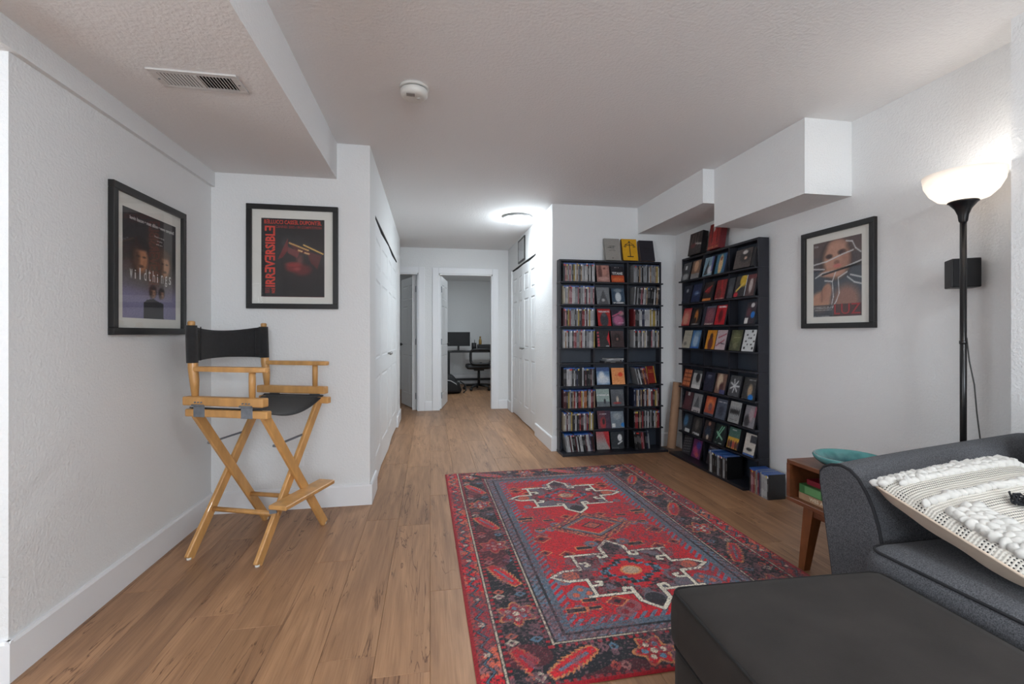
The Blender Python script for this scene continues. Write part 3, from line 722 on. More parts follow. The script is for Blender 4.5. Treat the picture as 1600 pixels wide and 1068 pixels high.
def spine_mesh(th, h, d, cn, head, cap):
    """disc case standing spine out: local -Y is the spine; printed sleeve with title and logo blocks, plastic head strip"""
    c = np.array(CN[cn], float); c = (c * .74 + c.mean() * .26) * .86; lum = c.mean()
    ink = np.array((226, 226, 224) if lum < 120 else (40, 38, 40), float)
    alt = np.array(random.choice([(200, 60, 50), (210, 190, 90), (90, 130, 180), (230, 230, 230), (40, 40, 44)]), float)
    hb = h - .011
    bands = [0, .016, .05 + random.random() * .02, .10 + random.random() * .03, .145, hb]
    sh = [c * .8 + ink * .2 if random.random() < .5 else c, c, c * .45 + ink * .55 if random.random() < .7 else c, c * .9, random.choice([c, alt, ink * .6 + c * .4, c])]
    V = []; F = []; K = []
    def quad(pts, col):
        i = len(V); V.extend(pts); F.append((i, i + 1, i + 2, i + 3)); K.extend([col] * 4)
    hx = th / 2; e = .0009
    for (z0, z1), col in zip(zip(bands, bands[1:]), sh):
        if col is sh[2]:  # title: three strips so that lettering reads as a lighter middle
            quad([(-hx + e, 0, z0), (-hx * .35, 0, z0), (-hx * .35, 0, z1), (-hx + e, 0, z1)], c); quad([(-hx * .35, 0, z0), (hx * .35, 0, z0), (hx * .35, 0, z1), (-hx * .35, 0, z1)], col); quad([(hx * .35, 0, z0), (hx - e, 0, z0), (hx - e, 0, z1), (hx * .35, 0, z1)], c)
        else: quad([(-hx + e, 0, z0), (hx - e, 0, z0), (hx - e, 0, z1), (-hx + e, 0, z1)], col)
    hc = np.array(head, float); cc = np.array(cap, float)
    quad([(-hx + e, 0, hb), (hx - e, 0, hb), (hx - e, 0, h - e), (-hx + e, 0, h - e)], hc)
    for s in (-1, 1):   # rounded spine corners, then the covers
        quad([(s * (hx - e), 0, 0), (s * hx, .0022, 0), (s * hx, .0022, h), (s * (hx - e), 0, h - e)], c * .9)
        quad([(s * hx, .0022, 0), (s * hx, d, 0), (s * hx, d, h), (s * hx, .0022, h)], c * .85)
    quad([(-hx + e, 0, h - e), (hx - e, 0, h - e), (hx, .0022, h), (-hx, .0022, h)], cc)
    quad([(-hx, .0022, h), (hx, .0022, h), (hx, d, h), (-hx, d, h)], cc)
    quad([(-hx, d, 0), (hx, d, 0), (hx, d, h), (-hx, d, h)], c * .8)
    quad([(-hx, 0, 0), (hx, 0, 0), (hx, d, 0), (-hx, d, 0)], cc)
    return color_mesh('disc_case', V, F, tolin(np.clip(np.array(K), 0, 255)))
NSP = 0
def spine_row(RK, x0, x1, z, count, pal, label_tail, group, head=BLUE_P, cap=None, lean=0.0, front=-.142, special={}, stuff=None):
    """a run of cases on a shelf, spine out, from local x0; lean in degrees tips the run over"""
    global NSP
    x = x0; n = 0
    names = [p for p, k in pal for _ in range(k)]
    for i in range(count):
        cn = special.get(i) or random.choice(names)
        th = random.choice((.0132, .0137, .0142)); h = random.choice((.170, .171, .171, .172, .169)); d = .132
        a = R(lean) if lean else 0
        if x + th > x1: break
        hd = head if random.random() < .8 else CN[cn]
        me = spine_mesh(th - .0006, h, d, cn, hd, cap or hd)
        lx = x + th / 2; fr = front - random.random() * .003
        M = RK @ Matrix.Translation((lx + (math.tan(a) * 0), fr, z + .0004 + abs(math.sin(a)) * th / 2)) @ Matrix.Rotation(a, 4, 'Y')
        if stuff is not None:
            stuff.append((me, M)); x += th / math.cos(a) + .0001; continue
        o = finish('disc_case', me, PRINT); o.matrix_world = M
        tag(o, f'{cn}-spined disc case, {ORD[n]} {label_tail}', 'disc case', group)
        x += th / math.cos(a) + .0001; n += 1; NSP += 1
LIGHT = (('white', 4), ('pale grey', 6), ('charcoal', 2), ('tan', 1), ('pink', 2), ('steel blue', 1)); MIXD = (('white', 4), ('charcoal', 3), ('red', 2), ('pale grey', 3), ('yellow', 1), ('maroon', 2), ('navy', 1), ('tan', 1), ('black', 2)); DARK = (('black', 4), ('charcoal', 4), ('white', 4), ('maroon', 3), ('navy', 1), ('pale grey', 2), ('purple', 1)); GREY = (('charcoal', 4), ('pale grey', 5), ('white', 3), ('black', 3), ('tan', 1))
BL = [(22, LIGHT, 0, {7: 'yellow', 20: 'white', 21: 'white'}), (22, LIGHT, 0, {0: 'cream', 4: 'pink', 5: 'pink', 11: 'black', 14: 'white'}), (22, MIXD, 0, {1: 'pink', 13: 'red', 14: 'red', 17: 'white'}), (22, MIXD, 0, {0: 'white', 7: 'pink', 8: 'red', 12: 'red', 14: 'white', 21: 'yellow'}), None, (22, DARK, 0, {2: 'white', 3: 'white', 13: 'white', 19: 'maroon'}), (22, MIXD, 0, {0: 'maroon', 1: 'maroon', 10: 'red', 11: 'red', 14: 'orange', 15: 'orange', 18: 'white'}), (21, MIXD, 0, {0: 'cream', 2: 'maroon', 5: 'yellow', 8: 'white', 20: 'yellow'}), (21, DARK, -9, {})]
BR = [(19, GREY, 0, {16: 'tan', 17: 'yellow', 11: 'white'}), (19, GREY, 4, {5: 'pink', 6: 'maroon', 12: 'black'}), (19, MIXD, 0, {6: 'navy', 7: 'navy', 12: 'yellow', 9: 'white'}), (19, GREY, 0, {8: 'cream', 13: 'pink', 14: 'white', 18: 'tan'}), None, (8, DARK, -14, {2: 'white', 5: 'orange', 7: 'red'}), (19, MIXD, 0, {0: 'navy', 1: 'navy', 3: 'white', 10: 'orange', 17: 'cream'}), (19, GREY, 0, {1: 'red', 2: 'red', 4: 'tan', 6: 'red', 16: 'tan', 17: 'red', 18: 'red'}), (11, DARK, -5, {5: 'red', 6: 'pink'})]
REST = []
for i in range(9):
    if BL[i]:
        n, pal, lean, sp = BL[i]
        spine_row(RK1, .026 + (.03 if lean < 0 else 0), .345, SHELVES[i], n, pal, f'in the hallway-end bay, {ROWN[i]} shelf of hallway rack', f'spine-out disc cases in the hallway-end bay, {ROWN[i]} shelf', lean=lean, special=sp)
    if BR[i]:
        n, pal, lean, sp = BR[i]
        spine_row(RK1, .725 + (.045 if lean < -8 else .012 if lean < 0 else 0), 1.016 if lean <= 0 else 1.006, SHELVES[i], n, pal, f'in the corner-end bay, {ROWN[i]} shelf of hallway rack', f'spine-out disc cases in the corner-end bay, {ROWN[i]} shelf', lean=lean, special=sp, head=(60, 66, 76) if i in (1, 7, 8) else (40, 66, 108), front=-.142, stuff=REST if i in (0, 1, 2, 3, 6, 7) else None)
def join_cases(lst):
    V, F, K = [], [], []
    for me, M in lst:
        b = len(V); V += [tuple(M @ v.co) for v in me.vertices]; F += [tuple(b + i for i in p.vertices) for p in me.polygons]
        K += [tuple(d.color)[:3] for d in me.attributes['Col'].data]; bpy.data.meshes.remove(me)
    o = finish('disc_cases', color_mesh('disc_cases', V, F, np.array(K)), PRINT)
    o['kind'] = 'stuff'; o['label'] = 'tightly packed disc cases filling the corner-end bay of the hallway rack'; o['category'] = 'disc cases'
join_cases(REST)
# spine run on the base of the second rack and the row continuing on the floor
spine_row(RK2, .625, .96, SHELVES[8], 17, (('black', 5), ('charcoal', 3), ('white', 2), ('pale grey', 2)), 'after the dark cover, bottom shelf of lamp-wall rack', 'spine-out disc cases on the bottom shelf of the lamp-wall rack', front=-.2145, special={1: 'white', 2: 'white', 14: 'white', 13: 'pale grey'})
spine_row(RK2, 1.052, 1.27, 0.0, 14, (('white', 5), ('pale grey', 3), ('red', 2), ('charcoal', 2), ('purple', 1)), 'of the floor row between lamp-wall rack and side table', 'disc cases standing on the floor beside the side table', front=-.17, special={0: 'charcoal', 1: 'pink', 2: 'pink', 3: 'red', 4: 'tan', 6: 'red', 7: 'purple', 9: 'white', 12: 'white'})
# front-facing cases ----------------------------------------------------------
def cover_mesh(w, h, th, pic, spine):
    v, f, c = grid_arrays(w, h, pic)
    v = v.tolist(); f = f.tolist(); c = c.tolist(); s = tolin(np.array(spine, float)).tolist(); pg = tolin(np.array(spine, float) * .7).tolist()
    y = .0004
    i = len(v); v += [(0, y, 0), (w, y, 0), (w, y, h), (0, y, h), (0, th, 0), (w, th, 0), (w, th, h), (0, th, h)]; c += [s] * 4 + [s] * 4
    f += [(i, i + 1, i + 2, i + 3), (i + 1, i + 5, i + 6, i + 2), (i + 4, i, i + 3, i + 7), (i + 3, i + 2, i + 6, i + 7), (i + 4, i + 5, i + 1, i), (i + 5, i + 4, i + 7, i + 6)]
    return color_mesh('disc_case', v, f, c)
def cov(bg, *ops, n=8, res=(22, 28)):
    p = Pic(res[0], res[1], bg)
    for o in ops: getattr(p, o[0])(*o[1:])
    return p.noise(n)
def face_out(RK, x, z, pic, desc, tail, w=.131, h=.168, th=.014, lean=13, front=-.112, spine=(40, 40, 44), yaw=0.0, group='front-facing disc cases'):
    a = R(lean)
    o = finish('disc_case', cover_mesh(w, h, th, pic, spine), PRINT)
    o.matrix_world = RK @ Matrix.Translation((x, front, z + .0005 + th * math.sin(a))) @ Matrix.Rotation(R(yaw), 4, 'Z') @ Matrix.Rotation(-a, 4, 'X')
    tag(o, f'front-facing disc case with {desc} cover, {tail}', 'disc case', group)
    return o
WHT, BLK = (220, 220, 220), (24, 24, 26)
M1 = [
 (cov((150, 110, 102), ('ell', .55, .72, .3, .34, (176, 128, 116), 1, .5), ('ell', .3, .55, .14, .45, (86, 56, 52), .8, .6), ('ell', .62, .8, .1, .05, (70, 40, 38), .7, .6), ('ell', .5, .2, .4, .12, (188, 150, 140), .8, .5)), 'pinkish-brown portrait',
  cov((34, 32, 40), ('rect', 0, 0, 1, .42, (178, 70, 36)), ('ell', .5, .18, .45, .12, (206, 112, 62), .8, .6), ('bars', .3, .88, .7, .93, WHT, .7, 1)), 'dark and orange TITANE'),
 (cov((116, 120, 124), ('poly', [(.1, 0), (.55, .85), (.9, 0)], (70, 72, 76), .8), ('ell', .5, .25, .12, .08, (200, 200, 200), .7, .6)), 'grey mountain',
  cov((58, 78, 96), ('ell', .5, .45, .22, .3, (196, 204, 208), 1, .3), ('ell', .5, .85, .3, .1, (130, 140, 146), .8, .5), ('rect', 0, 0, 1, .18, (40, 52, 62)), ('bars', .1, .06, .9, .15, WHT, .9, 1)), 'steel-blue pale figure'),
 (cov((168, 32, 34), ('ell', .5, .35, .3, .4, (52, 54, 62), 1, .3), ('ell', .5, .66, .15, .12, (80, 84, 90), 1, .4)), 'red and dark figure',
  cov((50, 40, 56), ('ell', .5, .35, .4, .3, (186, 108, 142), .9, .5), ('ell', .75, .78, .2, .14, (200, 150, 150), .8, .6), ('line', .1, .6, .8, .85, .05, (190, 90, 120)), ('bars', .4, .15, .9, .25, WHT, .6, 1)), 'pink and purple'),
 (cov((34, 34, 37), *[('rect', .10, .08 + .175 * k, .22, .20 + .175 * k, (176, 70, 84)) for k in range(5)], ('poly', [(1, .98), (.78, .5), (1, .05)], (190, 34, 44)), ('bars', .7, .05, .9, .12, WHT, .8, 1)), 'black and red triangle',
  cov((56, 42, 44), ('ell', .5, .6, .22, .25, (30, 26, 28), 1, .4), ('ell', .5, .5, .08, .08, (150, 112, 100), .9, .5), ('grad', .5, 1.2, (112, 92, 92), .6)), 'dim brown figure'),
 None,
 (cov((96, 128, 164), ('ell', .5, .3, .5, .25, (206, 212, 218), .9, .7), ('rect', 0, .75, 1, 1, (44, 70, 120), .8), ('ell', .4, .55, .2, .2, (226, 228, 226), .8, .7)), 'cloudy blue',
  cov((216, 142, 86), ('ell', .68, .6, .17, .13, (214, 72, 40), 1, .2), ('bars', .2, .52, .6, .58, (196, 70, 44), .8, 1), ('grad', .3, -.3, (232, 170, 116), .8)), 'orange and red sun'),
 (cov((146, 164, 158), ('rect', 0, 0, 1, .28, (96, 104, 108)), ('ell', .62, .3, .08, .14, (44, 44, 52), 1, .3), ('bars', .05, .6, .95, .7, WHT, .8, 1)), 'pale mint seaside',
  cov((74, 78, 84), ('ell', .5, .4, .08, .2, (206, 190, 170), .9, .4), ('ell', .45, .2, .3, .06, (150, 50, 50), .9, .5), ('grad', .4, 1.3, (118, 122, 128), .8)), 'dark grey small figure'),
 (cov((86, 44, 58), ('ell', .42, .32, .24, .3, (160, 38, 44), .9, .4), ('ell', .45, .4, .1, .16, (40, 24, 30), 1, .4), ('rect', .6, 0, 1, 1, (52, 40, 62), .7), ('bars', .2, .76, .7, .84, WHT, .8, 1)), 'crimson and plum figure',
  cov((108, 120, 130), ('ell', .88, .2, .14, .12, (36, 118, 190), 1, .2), ('rect', .08, .06, .34, .28, (210, 212, 210)), ('ell', .5, .7, .3, .2, (150, 158, 162), .8, .6)), 'grey-blue round sticker'),
 (cov((150, 144, 142), ('poly', [(.55, 1), (1, 1), (1, 0), (.8, .3)], (170, 32, 40)), ('grad', .3, 1.1, (186, 40, 48), .7)), 'grey and scarlet',
  cov((36, 42, 48), ('ell', .7, .65, .16, .2, (214, 216, 216), 1, .3), ('line', .55, .3, .85, .45, .05, (206, 208, 208)), ('bars', .1, .06, .6, .1, (120, 120, 120), .6, 1)), 'black white-figure'),
]
for i, m in enumerate(M1):
    if m is None: continue
    a, da, b, db = m
    tl = f'{ROWN[i]} shelf of hallway rack'
    o1 = face_out(RK1, .366 + (.012 if i in (2, 7) else 0), SHELVES[i], a, da, tl, group='front-facing disc cases in the middle bay of the hallway rack')
    o2 = face_out(RK1, .512 + (.008 if i in (1, 2, 5) else 0), SHELVES[i] , b, db, tl, group='front-facing disc cases in the middle bay of the hallway rack', h=.160)
    if i == 0: lettering('TITANE', .012, .075, .107, .026, INK_W, o2, offset=.03)
    if i == 2: lettering('TERRAMOTE', .008, .132, .115, .018, INK_W, o1, offset=.03)
# cases lying flat on the fifth shelf
zz = SHELVES[4]
for k, (cn, ln) in enumerate((('charcoal', .171), ('pale grey', .171), ('white', .168))):
    o = finish('disc_case', spine_mesh(.0136, ln, .13, cn, CN[cn], CN[cn]), PRINT)
    o.matrix_world = RK1 @ Matrix.Translation((.62 - .19 + .012 * k, -.14, zz + .0075 + .0142 * k)) @ Matrix.Rotation(R(90), 4, 'Y')
    tag(o, f'{cn} disc case lying flat on the fifth shelf of hallway rack', 'disc case', 'disc cases lying flat on the fifth shelf')
# leaning red box in the corner-end bay of the sixth shelf
o = face_out(RK1, .90, SHELVES[5], cov((150, 44, 36), ('grad', .2, 1.2, (120, 30, 34), .8), ('bars', .15, .6, .8, .8, (214, 150, 60), .6, 2), ('rect', .85, 0, 1, 1, (206, 160, 70))), 'red and gold thick', 'sixth shelf of hallway rack', th=.03, w=.10, yaw=20, spine=(200, 160, 76), front=-.11)
# books on top of the hallway rack
def book(RK, x, z, w, h, th, col, label, lean=14, spine=None, front=-.085, pic=None, yaw=0.0):
    p = pic or cov(col, n=3, res=(12, 16))
    o = finish('hardback_book', cover_mesh(w, h, th, p, spine or col), print_mat('cloth_cover', .75, bump=.15, bscale=600))
    o.matrix_world = RK @ Matrix.Translation((x, front, z + .0005 + th * math.sin(R(lean)))) @ Matrix.Rotation(R(yaw), 4, 'Z') @ Matrix.Rotation(-R(lean), 4, 'X')
    return tag(o, label, 'book', 'hardback books on top of the racks')
b1 = book(RK1, .465, RTOP, .155, .225, .022, (150, 146, 140), 'grey cloth book leaning on top of the hallway rack', pic=cov((150, 146, 140), ('bars', .3, .62, .68, .665, (30, 29, 29), .9, 1), ('bars', .16, .555, .62, .60, (30, 29, 29), .95, 1), ('bars', .4, .49, .62, .53, (30, 29, 29), .9, 1), ('bars', .28, .43, .68, .47, (30, 29, 29), .95, 1), ('ell', .48, .1, .03, .02, (34, 33, 33), .9, .4), n=3, res=(48, 64)))
b2 = book(RK1, .645, RTOP, .155, .225, .026, (212, 158, 18), 'yellow book with black balance scales on top of hallway rack', spine=(96, 66, 24))
bm = bmesh.new()
for p_, q_, ww in (((.078, 0, .045), (.078, 0, .185), .008), ((.045, 0, .040), (.110, 0, .040), .010), ((.030, 0, .160), (.126, 0, .160), .007), ((.030, 0, .160), (.078, 0, .192), .005), ((.126, 0, .160), (.078, 0, .192), .005), ((.018, 0, .142), (.044, 0, .142), .007), ((.112, 0, .142), (.138, 0, .142), .007), ((.030, 0, .160), (.019, 0, .142), .003), ((.030, 0, .160), (.043, 0, .142), .003), ((.126, 0, .160), (.113, 0, .142), .003), ((.126, 0, .160), (.137, 0, .142), .003), ((.070, 0, .195), (.086, 0, .195), .012)):
    d = Vector(q_) - Vector(p_); n_ = Vector((-d.z, 0, d.x)).normalized() * ww / 2
    bm.faces.new([bm.verts.new(Vector(a) + s * n_ + Vector((0, -.0006, 0))) for a, s in ((p_, -1), (q_, -1), (q_, 1), (p_, 1))])
obj('scales_emblem', bm, INK_K, b2)
b3 = book(RK1, .826, RTOP, .15, .215, .03, (34, 31, 40), 'black cloth book leaning on top of the hallway rack', spine=(120, 96, 84), pic=cov((34, 31, 40), ('bars', .3, .36, .7, .66, (24, 22, 29), .9, 3), n=2, res=(32, 44)))
# covers of the second rack: rows x bays
S2 = {
 0: [(.03, (cov((66, 68, 72), ('rect', .3, .62, .55, .82, (190, 190, 190)), ('ell', .5, .2, .35, .18, (176, 176, 176), .8, .6)), 'charcoal white-square')), (.185, (cov((120, 92, 74), ('ell', .5, .68, .25, .3, (190, 150, 120), 1, .4), ('rect', 0, 0, 1, .3, (130, 136, 140), .8)), 'tan portrait')),
     (.375, (cov((120, 150, 166), ('poly', [(.1, .05), (.5, .95), (.55, .1)], (30, 32, 36), .9), ('ell', .7, .3, .25, .22, (206, 206, 212), .9, .5), ('rect', .8, .2, 1, 1, (60, 66, 130), .9)), 'pale blue and black')), (.545, (cov((30, 100, 130), ('ell', .5, .45, .2, .5, (206, 170, 122), 1, .4), ('ell', .5, .75, .1, .1, (120, 60, 40), 1, .4), ('rect', .8, 0, 1, 1, (26, 60, 110), .8)), 'teal and tan figure')),
     (.79, (cov((72, 62, 60), ('ell', .62, .6, .3, .3, (36, 30, 32), 1, .4), ('ell', .58, .8, .15, .1, (206, 200, 196), .9, .4), ('ell', .65, .5, .08, .07, (206, 170, 150), .9, .4)), 'dark brown seated figure'))],
 1: [(.04, (cov((40, 44, 58), ('ell', .5, .7, .13, .1, (170, 176, 184), .9, .6), ('bars', .2, .12, .8, .17, WHT, .7, 1)), 'midnight moon')), (.195, (cov((30, 42, 74), ('ell', .5, .5, .25, .12, (90, 116, 156), .8, .7), ('bars', .4, .45, .8, .52, WHT, .6, 1)), 'plain navy')),
     (.37, (cov((38, 30, 32), ('line', .2, .5, .8, .75, .05, (170, 40, 44)), ('ell', .5, .55, .25, .18, (150, 44, 46), .7, .6), ('rect', .05, 0, .9, .14, (190, 112, 54))), 'black with red scribble')), (.545, (cov((124, 34, 38), ('line', .7, .1, .5, .95, .09, (170, 40, 44)), ('ell', .4, .3, .25, .2, (90, 40, 34), .8, .6), ('bars', .1, .02, .9, .1, (200, 190, 180), .8, 1)), 'crimson streaked')),
     (.705, (cov((54, 58, 66), ('ell', .5, .4, .3, .2, (84, 90, 98), .8, .7)), 'slate')), (.79, (cov((44, 42, 46), ('ell', .7, .75, .3, .28, (206, 170, 40), 1, .4), ('line', .2, .3, .7, .6, .07, (214, 186, 90)), ('ell', .2, .12, .18, .12, (176, 36, 50), 1, .3), ('rect', .9, 0, 1, 1, (170, 174, 180))), 'yellow-splashed black')), (.925, (cov((78, 56, 56), ('ell', .5, .5, .2, .35, (186, 176, 172), .9, .5), ('rect', 0, .8, 1, 1, (110, 40, 46), .7)), 'brown with pale dress'))],
 2: [(.035, (cov((186, 92, 86), ('ell', .45, .4, .3, .35, (206, 150, 128), .9, .5), ('rect', 0, .9, 1, 1, (170, 44, 52)), ('rect', 0, 0, 1, .06, (160, 40, 48))), 'coral pink')), (.185, (cov((34, 28, 30), ('ell', .55, .5, .2, .35, (196, 120, 54), .9, .5), ('ell', .5, .3, .12, .15, (40, 30, 30), 1, .4), ('bars', .05, .05, .95, .15, WHT, .8, 1)), 'black and amber figure')), (.358, (cov((44, 48, 60), n=5), 'plain dark slate')),
     (.40, (cov((100, 62, 74), ('ell', .5, .5, .35, .35, (140, 84, 92), .8, .6), ('rect', 0, .88, 1, 1, (88, 94, 110)), ('bars', .1, .03, .9, .12, (200, 196, 180), .8, 1)), 'mauve crowd')), (.545, (cov((176, 34, 42), ('ell', .5, .45, .2, .3, (84, 20, 28), .9, .5), ('bars', .2, .84, .9, .94, WHT, .9, 1)), 'bright red')),
     (.915, (cov((52, 44, 52), ('ell', .6, .85, .18, .1, (216, 216, 216), .9, .4), ('ell', .75, .42, .2, .15, (30, 110, 190), 1, .3), ('rect', .02, .02, .36, .28, (214, 214, 212)), ('ell', .3, .55, .2, .2, (110, 60, 70), .7, .6)), 'dark blue-stickered'))],
 3: [(.045, (cov((176, 172, 156), ('ell', .35, .25, .18, .1, (110, 108, 104), .8, .6), ('bars', .3, .7, .9, .76, (120, 116, 108), .6, 1)), 'cream sketch')), (.185, (cov((64, 112, 160), ('ell', .5, .45, .3, .4, (186, 206, 220), .8, .6), ('rect', 0, 0, 1, .12, (44, 96, 170)), ('ell', .6, .8, .3, .15, (120, 150, 176), .8, .6)), 'sky blue portrait')),
     (.41, (cov((206, 138, 40), ('ell', .5, .3, .25, .35, (96, 44, 36), 1, .3), ('ell', .5, .68, .15, .15, (60, 36, 32), 1, .3)), 'orange profile')), (.55, (cov((186, 168, 172), ('line', .1, .2, .8, .5, .04, (150, 60, 76)), ('line', .2, .6, .9, .8, .04, (150, 60, 76)), ('line', .3, .35, .9, .3, .03, (60, 50, 60))), 'pale pink brushstroke')),
     (.735, (cov((76, 80, 58), ('ell', .5, .6, .35, .3, (110, 112, 78), .9, .7), ('ell', .5, .25, .2, .15, (130, 128, 100), .7, .7), ('bars', .3, .6, .8, .68, (190, 186, 150), .6, 1)), 'olive green')), (.885, (cov((206, 210, 210), *[('rect', .15 + .2 * ((k * 7) % 4) + .04 * (k % 3), .12 + .15 * (k // 2), .27 + .2 * ((k * 7) % 4) + .04 * (k % 3), .20 + .15 * (k // 2), (30, 30, 32)) for k in range(11)], n=4), 'white with black squares'))],
 5: [(.045, (cov((126, 62, 44), *[('rect', .12 + .21 * (k % 4), .12 + .22 * (k // 4), .26 + .21 * (k % 4), .27 + .22 * (k // 4), (208, 128, 84)) for k in range(16)], n=4), 'orange letter-grid')), (.20, (cov((176, 178, 176), ('ell', .6, .6, .22, .25, (44, 44, 46), 1, .4), ('rect', 0, 0, 1, .2, (206, 206, 204)), ('rect', 0, .82, 1, 1, (70, 74, 76))), 'white and grey figure')),
     (.385, (cov((38, 42, 60), ('ell', .45, .75, .22, .1, (96, 102, 120), .8, .6), ('bars', .25, .78, .65, .84, WHT, .6, 1)), 'dusky navy')), (.545, (cov((120, 92, 80), ('ell', .4, .6, .25, .4, (206, 186, 160), .9, .5), ('ell', .6, .3, .2, .25, (70, 40, 40), .9, .5), ('rect', .5, 0, 1, .2, (60, 74, 130), .8)), 'brown and cream')),
     (.72, (cov((70, 72, 76), *[('line', .5, .5, .5 + .38 * math.cos(k * .9), .5 + .3 * math.sin(k * .9), .05, (200, 202, 204)) for k in range(7)]), 'grey white-star')), (.885, (cov((54, 54, 54), ('ell', .6, .4, .18, .28, (176, 150, 120), .9, .5), ('ell', .72, .12, .2, .13, (34, 116, 194), 1, .3), ('bars', .4, .86, .9, .92, WHT, .6, 1)), 'dark figure blue-sticker'))],
 6: [(.06, (cov((74, 46, 52), ('rect', .35, .8, .6, .95, (190, 190, 186)), ('ell', .5, .4, .3, .3, (100, 56, 62), .8, .7)), 'maroon')), (.205, (cov((134, 136, 138), ('poly', [(.2, .3), (.5, .9), (.8, .3)], (70, 74, 78), .8), ('rect', 0, 0, 1, .25, (180, 176, 176)), ('bars', .2, .03, .8, .15, (60, 60, 66), .8, 1)), 'silver-grey')),
     (.395, (cov((170, 76, 52), ('ell', .5, .6, .35, .3, (212, 122, 74), .9, .6), ('ell', .55, .45, .2, .2, (90, 70, 90), .7, .6), ('rect', 0, 0, 1, .14, (70, 74, 88))), 'orange-red explosion')), (.55, (cov((74, 82, 98), ('bars', .2, .8, .9, .9, WHT, .8, 1), ('ell', .5, .4, .25, .25, (50, 56, 70), .9, .6)), 'slate blue')),
     (.72, (cov((140, 142, 142), *[('ell', .15 + .14 * k, .52, .06, .14, (36, 36, 38), 1, .4) for k in range(6)], ('rect', 0, .75, 1, 1, (162, 164, 164), .8), ('bars', .2, .15, .8, .2, (80, 80, 80), .7, 1)), 'grey line of people')), (.90, (cov((128, 126, 132), ('ell', .3, .3, .25, .25, (40, 38, 42), .9, .5), ('ell', .6, .6, .2, .3, (170, 150, 154), .8, .6), ('rect', .8, .5, 1, 1, (150, 60, 80), .7)), 'grey and rose'))],
 7: [(.045, (cov((50, 56, 62), ('ell', .3, .6, .25, .3, (74, 126, 166), .8, .6), ('rect', .35, .05, .9, .2, (190, 194, 194))), 'dark aqua')), (.20, (cov((44, 42, 42), ('ell', .5, .6, .2, .3, (104, 98, 94), .8, .6), ('bars', .2, .05, .9, .2, WHT, .9, 1)), 'dim charcoal')),
     (.375, (cov((48, 38, 38), ('ell', .5, .85, .12, .1, (176, 130, 108), .9, .4), ('ell', .45, .45, .3, .25, (40, 58, 80), .8, .6), ('ell', .5, .18, .12, .12, (214, 196, 176), .9, .4)), 'brown two-figure')), (.53, (cov((28, 42, 40), ('line', .3, .3, .8, .9, .05, (120, 186, 150)), ('line', .2, .6, .8, .3, .05, (150, 200, 170)), ('line', .6, .9, .3, .5, .04, (120, 186, 150)), ('bars', .2, .08, .8, .14, WHT, .7, 1)), 'black and pale green')),
     (.708, (cov((70, 104, 94), ('rect', 0, 0, 1, .55, (206, 162, 56)), *[('ell', .15 + .2 * k, .2, .1, .2, ((96, 50, 44), (60, 50, 60), (170, 70, 60))[k % 3], 1, .4) for k in range(5)], ('bars', .25, .84, .75, .92, WHT, .8, 1)), 'teal and yellow crowd')), (.90, (cov((196, 190, 182), ('rect', .45, .6, 1, .92, (56, 58, 66)), ('rect', 0, 0, 1, .12, (60, 92, 150)), ('ell', .5, .3, .25, .07, (30, 30, 32), 1, .4)), 'off-white blue-edged'))],
 8: [(.045, (cov((52, 50, 54), *[('line', .1, .1 + .14 * k, .9, .2 + .14 * k, .02, (120, 120, 124)) for k in range(6)]), 'dark patterned')), (.20, (cov((104, 46, 92), ('ell', .4, .4, .25, .25, (176, 70, 110), .9, .6), ('ell', .65, .7, .25, .2, (60, 66, 140), .9, .6), ('ell', .6, .2, .2, .12, (190, 90, 80), .8, .6)), 'magenta and violet')),
     (.43, (cov((40, 34, 40), ('bars', .1, .8, .9, .92, (170, 170, 176), .7, 1), ('ell', .5, .4, .35, .25, (70, 36, 44), .8, .7)), 'black and wine'))],
}
THICK = {(0, 4): .035, (7, 4): .05, (1, 5): .025, (6, 4): .03, (7, 0): .03, (6, 2): .022}
for row, lst in S2.items():
    for k, (x, (pic, desc)) in enumerate(lst):
        th = THICK.get((row, k), .014); wd = .131 if (row, k) not in ((1, 4), (2, 2)) else .07
        if (row, k) == (0, 4): wd = .19
        if (row, k) == (1, 6): wd = .095
        if x + wd > 1.018: wd = 1.018 - x
        # keep clear of the neighbour on the same shelf
        nx = lst[k + 1][0] if k + 1 < len(lst) else 2
        wd = min(wd, nx - x - .004)
        face_out(RK2, x, SHELVES[row], pic, desc, f'{ROWN[row]} shelf of lamp-wall rack', w=wd, th=th, lean=13, group='front-facing disc cases on the lamp-wall rack', front=-.114, h=.165 if (row, k) != (0, 4) else .15)
# second case leaning behind in the top near bay
face_out(RK2, .985, SHELVES[0], cov((26, 26, 30), n=3), 'plain black narrow', 'top shelf of lamp-wall rack', w=.03, th=.03, h=.145, group='front-facing disc cases on the lamp-wall rack')
def boxset(x, z, w, h, th, pic, label, spine):
    o = finish('box_set', cover_mesh(w, h, th, pic, spine), PRINT)
    o.matrix_world = RK2 @ Matrix.Translation((x, -.098, z + .0005 + th * math.sin(R(9)))) @ Matrix.Rotation(-R(9), 4, 'X')
    return tag(o, label, 'box set', 'box sets on top of the lamp-wall rack')
boxset(.12, RTOP, .20, .205, .05, cov((44, 34, 34), ('line', .3, .9, .2, .5, .03, (110, 90, 80)), ('line', .45, .95, .5, .5, .03, (96, 80, 74)), ('line', .7, .95, .65, .4, .03, (100, 84, 76)), ('line', .5, .5, .95, .42, .03, (190, 186, 180)), ('ell', .35, .42, .2, .1, (110, 40, 40), .8, .6)), 'black and brown box set standing on top of the lamp-wall rack', (26, 25, 27))
